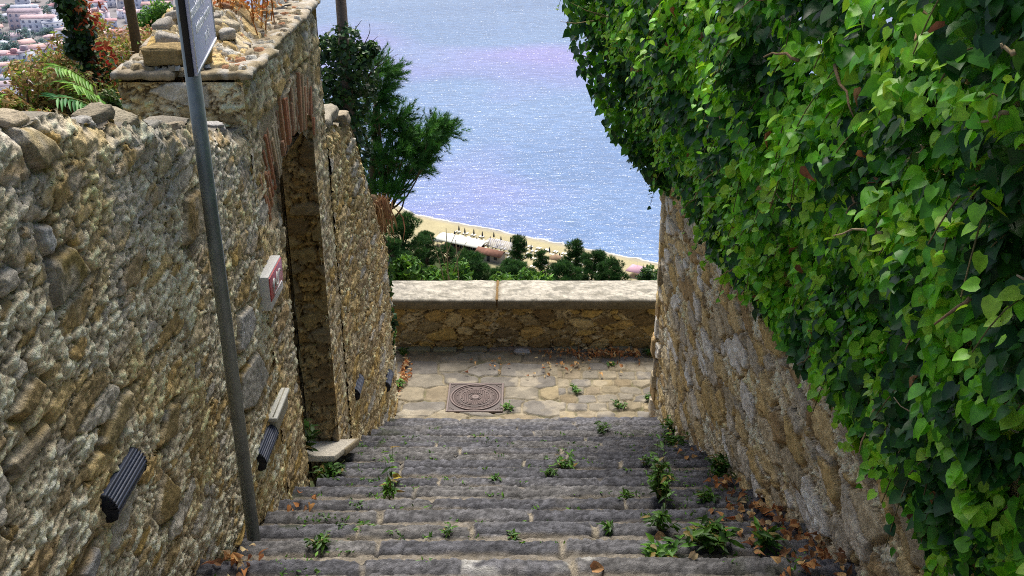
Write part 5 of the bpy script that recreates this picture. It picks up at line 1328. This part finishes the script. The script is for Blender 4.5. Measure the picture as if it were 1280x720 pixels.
# ------------------------------------------------------------------ beach
E_ = norm(np.array([42.5 + 38.2, 301.7 - 345.])); IN = np.array([E_[1], -E_[0]]); P0 = np.array([-38.2, 345.]); ANG = math.atan2(E_[1], E_[0])
if IN[1] > 0: IN = -IN
def beach(s_, d_): q = P0 + E_ * s_ + IN * d_; return (float(q[0]), float(q[1]), ground(q[0], q[1]))
mb = MB()                       # sunbed
mb.box((.15, 0, .32), (1.4, .62, .07), None, bev=.02).box((-.80, 0, .47), (.62, .62, .07), roty(.6), bev=.02)
for sx_ in (-.45, .75):
    for sy_ in (-.25, .25): mb.box((sx_, sy_, .145), (.06, .06, .29), None)
bed0 = mb.build('sun_lounger', M_BEACHP, None); first = True
for row in range(6):
    for k in range(19):
        s_ = 22 + k * 3.0 + .6 * math.sin(row * 3); d_ = 9 + row * 3.2
        if row >= 4 and s_ < 38: continue
        if rng.uniform() < .10: continue
        for dd in (0, .95):
            o = bed0 if first else bed0.copy()
            if not first: C.objects.link(o)
            first = False
            x, y, z = beach(s_ + dd + rng.uniform(-.1, .1), d_ + rng.uniform(-.2, .2)); o.location = (x, y, z); o.rotation_euler = (0, 0, math.atan2(IN[1], IN[0]) + math.pi + rng.uniform(-.08, .08))
            tag(o, 'tiny white sunbed in the ranks of sunbeds on the beach', 'sunbed', 'white sunbeds in rows on the beach')
def closed_umbrella():
    r_ = empty('beach_umbrella', 'furled dark umbrella in the line along the seaward row of sunbeds', 'umbrella', (0, 0, 0), 0, 'furled dark umbrellas on the beach')
    MB().tube([(0, 0, 0), (0, 0, 2.7)], .035, 8, (.6, .6, .6)).build('pole', M_DARKU, r_, True)
    MB().tube([(0, 0, .9), (0, 0, 1.1), (0, 0, 1.6), (0, 0, 2.3), (0, 0, 2.65)], [.24, .30, .24, .15, .04], 9).build('canopy', M_DARKU, r_, True)
    return r_
um = closed_umbrella(); first = True
for s_, d_ in [(23, 9), (26, 10.2), (29, 9.5), (32.5, 10), (36, 8.6), (37.2, 13), (40, 11), (43, 10), (46, 11), (49, 10.5), (25, 15), (34, 16), (42, 17), (52, 13), (58, 12), (63, 15)]:
    o = um if first else copy_tree(um); first = False; o.location = beach(s_, d_)
# beach bar with a long pale curved roof
q_ = atz(578, 300, SEA + 5.0); bp_ = (q_[0], q_[1], ground(q_[0], q_[1]))
bar = empty('beach_bar', 'long open beach bar with a pale curved roof beside the sunbeds', 'building', bp_, ANG)
n_ = 15; a = np.linspace(-1, 1, n_); Ls = 16.5
V = np.concatenate([np.c_[np.full(n_, sx_ * Ls / 2), a * 3.2, 3.9 - .85 * a ** 2 + dz] for dz in (0, .16) for sx_ in (-1, 1)])
F = np.concatenate([[(i, n_ + i, n_ + i + 1, i + 1), (2 * n_ + i, 2 * n_ + i + 1, 3 * n_ + i + 1, 3 * n_ + i)] for i in range(n_ - 1)] + [[(0, 2 * n_, 3 * n_, n_), (n_ - 1, 2 * n_ - 1, 4 * n_ - 1, 3 * n_ - 1)]])
build('roof', V, F, plain('pale_roof', (.66, .66, .58), .6, .3, 0, .08, 1.), bar, None, True)
for k in range(6):
    for sy_ in (-2.9, 2.9): MB().box((-7.6 + k * 3.04, sy_, 1.55), (.2, .2, 3.1), None).build('post', M_DARKU, bar)
MB().box((0, 1.4, 1.2), (14, .3, 2.4), None).build('back_wall', plain('dark_boards', (.05, .035, .03), .8), bar)
MB().box((1, -1.4, .55), (9, .9, 1.1), None, bev=.05).build('counter', plain('counter_wood', (.16, .08, .05), .7), bar)
MB().box((0, 0, .06), (16, 6, .12), None).build('deck', plain('deck_wood', (.20, .14, .10), .8), bar)
# brown-roofed hut and pergola
M_BROWN = plain('brown_tile', (.26, .13, .09), .85, .2, 0, .25, 1.2); M_HUTW = plain('hut_wall', (.30, .27, .25), .85)
p = atz(614, 324, SEA + 2); hut = empty('beach_hut', 'low hut with a brown pitched roof in front of the pergola', 'building', (p[0], p[1], ground(p[0], p[1])), ANG)
MB().box((0, 0, 1.3), (8, 3.6, 2.6), None, bev=.04).build('wall', M_HUTW, hut)
V = np.array([(-4.6, -2.4, 2.5), (4.6, -2.4, 2.5), (4.6, 0, 3.6), (-4.6, 0, 3.6), (4.6, 2.4, 2.5), (-4.6, 2.4, 2.5)]); V = np.concatenate([V, V - np.array([0, 0, .15])])
build('roof', V, np.array([(0, 1, 2, 3), (3, 2, 4, 5), (6, 9, 8, 7), (9, 11, 10, 8), (0, 6, 7, 1), (5, 4, 10, 11), (0, 3, 9, 6), (3, 5, 11, 9), (1, 7, 8, 2), (2, 8, 10, 4)]), M_BROWN, hut)
MB().box((0, -1.83, 1.2), (1.0, .06, 2.1), None).build('door', M_DARKU, hut)
for sx_ in (-2.5, 2.5): MB().box((sx_, -1.83, 1.5), (1.1, .06, .9), None).build('window', M_DARKU, hut)
p = atz(626, 313, SEA + 2); pg = empty('beach_pergola', 'pale slatted pergola over the terrace between the bar and the hut', 'pergola', (p[0], p[1], ground(p[0], p[1])), ANG)
for k in range(4):
    for sy_ in (-3, 3): MB().box((-5.4 + k * 3.6, sy_, 1.3), (.14, .14, 2.6), None).build('post', M_BEACHP, pg)
mb = MB()
for k in range(22): mb.box((-5.5 + k * .524, 0, 2.72), (.26, 6.4, .08), None)
mb.build('slat_roof', plain('grey_slats', (.52, .50, .52), .7, .2, 0, .1, 1.), pg)
for sy_ in (-3, 3): MB().box((0, sy_, 2.62), (11.4, .14, .12), None).build('beam', M_BEACHP, pg)
def tent(px, py, col, label, s_=2.0, name='beach_tent'):
    p = atz(px, py, SEA + 2); r_ = empty(name, label, 'tent', (p[0], p[1], ground(p[0], p[1])), ANG)
    V = np.array([(-s_, -s_, 2.1), (s_, -s_, 2.1), (s_, s_, 2.1), (-s_, s_, 2.1), (0, 0, 3.3)]); m_ = plain('canvas', col, .75, .2, 0, .06, 1.)
    V2 = V[:4] * np.array([1, 1, 1]) - np.array([0, 0, .3]); build('canopy', np.concatenate([V, V2]), [np.array([(0, 1, 4), (1, 2, 4), (2, 3, 4), (3, 0, 4)]), np.array([(0, 5, 6, 1), (1, 6, 7, 2), (2, 7, 8, 3), (3, 8, 5, 0)])], m_, r_)
    for a in (-1, 1):
        for b in (-1, 1): MB().box((a * s_ * .97, b * s_ * .97, .95), (.1, .1, 1.9), None).build('leg', M_BEACHP, r_)
    MB().tube([(0, 0, 3.2), (0, 0, 4.6)], .04, 6).build('mast', M_BEACHP, r_)
tent(796, 340, (.62, .38, .46), 'pink canvas beach kiosk at the right behind the parapet', 2.6, 'beach_kiosk')
tent(694, 327, (.36, .24, .15), 'small brown canvas shade with a mast between the dark pines', 1.6)
tent(680, 325, (.60, .52, .30), 'sand-coloured canvas shade left of the brown one', 1.7)
for px, py, c, lb in ((550, 305, (.70, .70, .72), 'white awning left of the beach bar behind the pines'), (572, 306, (.66, .66, .68), 'white awning under the front of the beach bar'), (588, 310, (.6, .6, .66), 'pale grey awning right of the white one')):
    tent(px, py, c, lb, 1.9, 'awning')
# two people on the empty sand
def person(px, py, label, shirt, ang):
    p = atz(px, py, SEA + 1.6); z = ground(p[0], p[1])
    J = [(0, 0, .92), (0, 0, 1.15), (0, 0, 1.42), (0, 0, 1.52), (0, .02, 1.66), (.10, 0, .88), (.12, .10, .48), (.12, -.06, .06), (.12, .08, .03), (-.10, 0, .88), (-.12, -.12, .48), (-.12, -.24, .08), (-.12, -.12, .03),
         (.19, 0, 1.40), (.24, -.04, 1.12), (.25, .10, .88), (-.19, 0, 1.40), (-.24, .06, 1.12), (-.25, .18, .90)]
    Ed = [(0, 1), (1, 2), (2, 3), (3, 4), (0, 5), (5, 6), (6, 7), (7, 8), (0, 9), (9, 10), (10, 11), (11, 12), (2, 13), (13, 14), (14, 15), (2, 16), (16, 17), (17, 18)]
    Rr = [.15, .13, .15, .06, .11, .10, .065, .045, .04, .10, .065, .045, .04, .065, .045, .032, .065, .045, .032]
    me = bpy.data.meshes.new('person'); me.from_pydata(J, Ed, []); o = bpy.data.objects.new('person', me); C.objects.link(o)
    md = o.modifiers.new('skin', 'SKIN')
    for k, r_ in enumerate(Rr): me.skin_vertices[0].data[k].radius = (r_, r_)
    me.skin_vertices[0].data[0].use_root = True
    o.modifiers.new('sub', 'SUBSURF').levels = 1; o.modifiers['sub'].render_levels = 1
    me.materials.append(plain('tanned_skin', (.36, .17, .11), .7)); o.location = (p[0], p[1], z); o.rotation_euler = (0, 0, ang); tag(o, label, 'person')
    MB().tube([(0, 0, .80), (0, 0, .92), (0, 0, 1.0)], [.20, .19, .16], 10).build('shorts', plain('swimwear', shirt, .8), o, True)
person(764, 325, 'tiny figure in red swimwear walking on the empty sand', (.45, .06, .05), .6)
person(768, 327, 'tiny figure in dark swimwear beside the one in red on the sand', (.05, .05, .12), 1.2)

# ------------------------------------------------------------------ town across the bay
HW = [('white', (.82, .84, .94)), ('cream', (.74, .71, .72)), ('pale pink', (.76, .66, .72)), ('pale grey', (.60, .64, .76)), ('pale yellow', (.74, .70, .62))]  # distance haze painted into the wall colours, paled towards blue
HR = [('red', (.60, .34, .36)), ('salmon pink', (.70, .52, .54)), ('brown', (.50, .41, .46)), ('orange', (.68, .46, .44)), ('pale grey', (.58, .60, .70))]  # roof colours shifted to lilac by the same painted haze
MW = {n_: plain('wall_' + n_.replace(' ', '_'), c, .9, .1, 0, .06, .5, 0) for n_, c in HW}; MR = {n_: plain('roof_' + n_.replace(' ', '_'), c, .9, .1, 0, .18, .8, 0) for n_, c in HR}
M_WIN = plain('window_glass', (.28, .32, .46), .4, .5, 0, .1, 1., 0)  # glass lightened and blued with painted haze
protos = {}
def house(w, d, h, style):
    root = bpy.data.objects.new('house', None); C.objects.link(root)
    MB().box((0, 0, h / 2 - 1), (w, d, h + 2), None).build('wall', None, root)
    e_ = .4; rh = 1.5; x, y = w / 2 + e_, d / 2 + e_; ins = y if style == 'hip' else 0
    if style == 'flat':
        MB().box((0, 0, h + .1), (w + .5, d + .5, .3), None).box((w * .2, 0, h + 1.2), (w * .3, d * .4, 2.2), None).build('roof', None, root)
    else:
        V = np.array([(-x, -y, h), (x, -y, h), (x, y, h), (-x, y, h), (-x + ins, 0, h + rh), (x - ins, 0, h + rh)]); V = np.concatenate([V, V[:4] - np.array([0, 0, .25])])
        build('roof', V, [np.array([(0, 1, 5, 4), (2, 3, 4, 5), (0, 6, 7, 1), (1, 7, 8, 2), (2, 8, 9, 3), (3, 9, 6, 0), (6, 9, 8, 7)]), np.array([(1, 2, 5), (3, 0, 4)])], None, root)
        MB().box((w * .22, d * .15, h + rh * .9), (.6, .6, 1.3), None).build('chimney', None, root)
    nx = max(2, int(w / 3.4)); ns = int(h / 2.9)
    for f in range(ns):
        for k in range(nx):
            MB().box((-w / 2 + (k + .5) * w / nx, -d / 2 - .02, 1.6 + f * 2.9), (1.2, .08, 1.4), None).build('window', M_WIN, root)
    return root
kinds = [('low', house(10, 7, 3.6, 'hip')), ('two-storey', house(11, 8, 6.4, 'hip')), ('gabled two-storey', house(9, 7, 6.4, 'gable')), ('flat-topped three-storey', house(12, 9, 9.4, 'flat')), ('flat-topped two-storey', house(9, 8, 6.6, 'flat')), ('long three-storey', house(17, 8, 9.2, 'gable'))]
used = set(); hr = random.Random(17)
spots = []
for r_ in range(11):
    for k in range(12):
        px = -30 + k * 23 + hr.uniform(-9, 9) + (r_ % 2) * 11; py = -6 + r_ * 15 + hr.uniform(-5, 5)
        if px > 232: continue
        spots.append((px, py))
PLACE = lambda px, py: ('far left' if px < 35 else 'beside the ivy-wrapped trunk' if px > 75 else 'left') 
for px, py in spots:
    if hr.random() < .10: continue
    p = atz(px, py, SEA + 2); 
    if shore_dist(np.array([p[0]]), np.array([p[1]]))[0] < 12: continue
    kn, pt = hr.choice(kinds); (wn, wc), (rn, rc) = hr.choice(HW), hr.choice(HR)
    if hr.random() < .35: wn = 'white'
    first = id(pt) not in used; used.add(id(pt))
    if first: o = pt
    else: o = copy_tree(pt)
    o.location = (p[0], p[1], ground(p[0], p[1]) - .05); o.rotation_euler = (0, 0, hr.choice([.35, .45, .9, -.6, .1]) + hr.uniform(-.3, .3)); k_ = hr.uniform(.75, 1.15); o.scale = (k_, k_, k_ * hr.uniform(.85, 1.1))
    for ch in o.children:
        nm = ch.name.split('.')[0]
        if nm in ('wall', 'roof', 'chimney'):
            if len(ch.data.materials) == 0: ch.data.materials.append(MW[wn])
            ch.material_slots[0].link = 'OBJECT'; ch.material_slots[0].material = MR[rn] if nm == 'roof' else MW[wn]
    tag(o, '%s %s house with a %s roof in the distant town' % (wn, kn, rn), 'house', 'houses of the town across the bay')
tt = [broad('town_tree', 'dull green tree among the houses of the distant town', (0, 0, 0), 8, 5.0, 16, 60, .8, [(.12, .20, .20), (.15, .24, .22), (.10, .17, .20)], 'trees among the houses of the town', 'tree', .1, .8, trunk=.25) for _ in range(2)]
k = 0
for px, py in [(8, 72), (22, 74), (38, 70), (48, 30), (64, 36), (30, 0), (44, 2), (96, 6), (60, 48), (5, 118), (14, 126), (70, 88), (26, 96), (84, 30), (12, 14), (2, 32), (110, 20), (54, 64), (34, 112), (72, 12), (120, 4), (150, 4), (176, 8), (200, 12), (18, 50), (34, 52), (72, 62), (88, 72), (50, 84), (10, 90), (24, 20), (60, 18), (98, 44), (112, 52), (40, 124), (58, 110), (2, 60), (80, 2), (92, 100), (120, 30), (66, 100), (48, 104)]:
    p = atz(px, py, SEA + 2)
    if shore_dist(np.array([p[0]]), np.array([p[1]]))[0] < 10: continue
    o = tt[k] if k < 2 else copy_tree(tt[k % 2]); k += 1
    o.location = (p[0], p[1], ground(p[0], p[1])); q = rng.uniform(.8, 1.5); o.scale = (q * 1.2, q, q * .9)
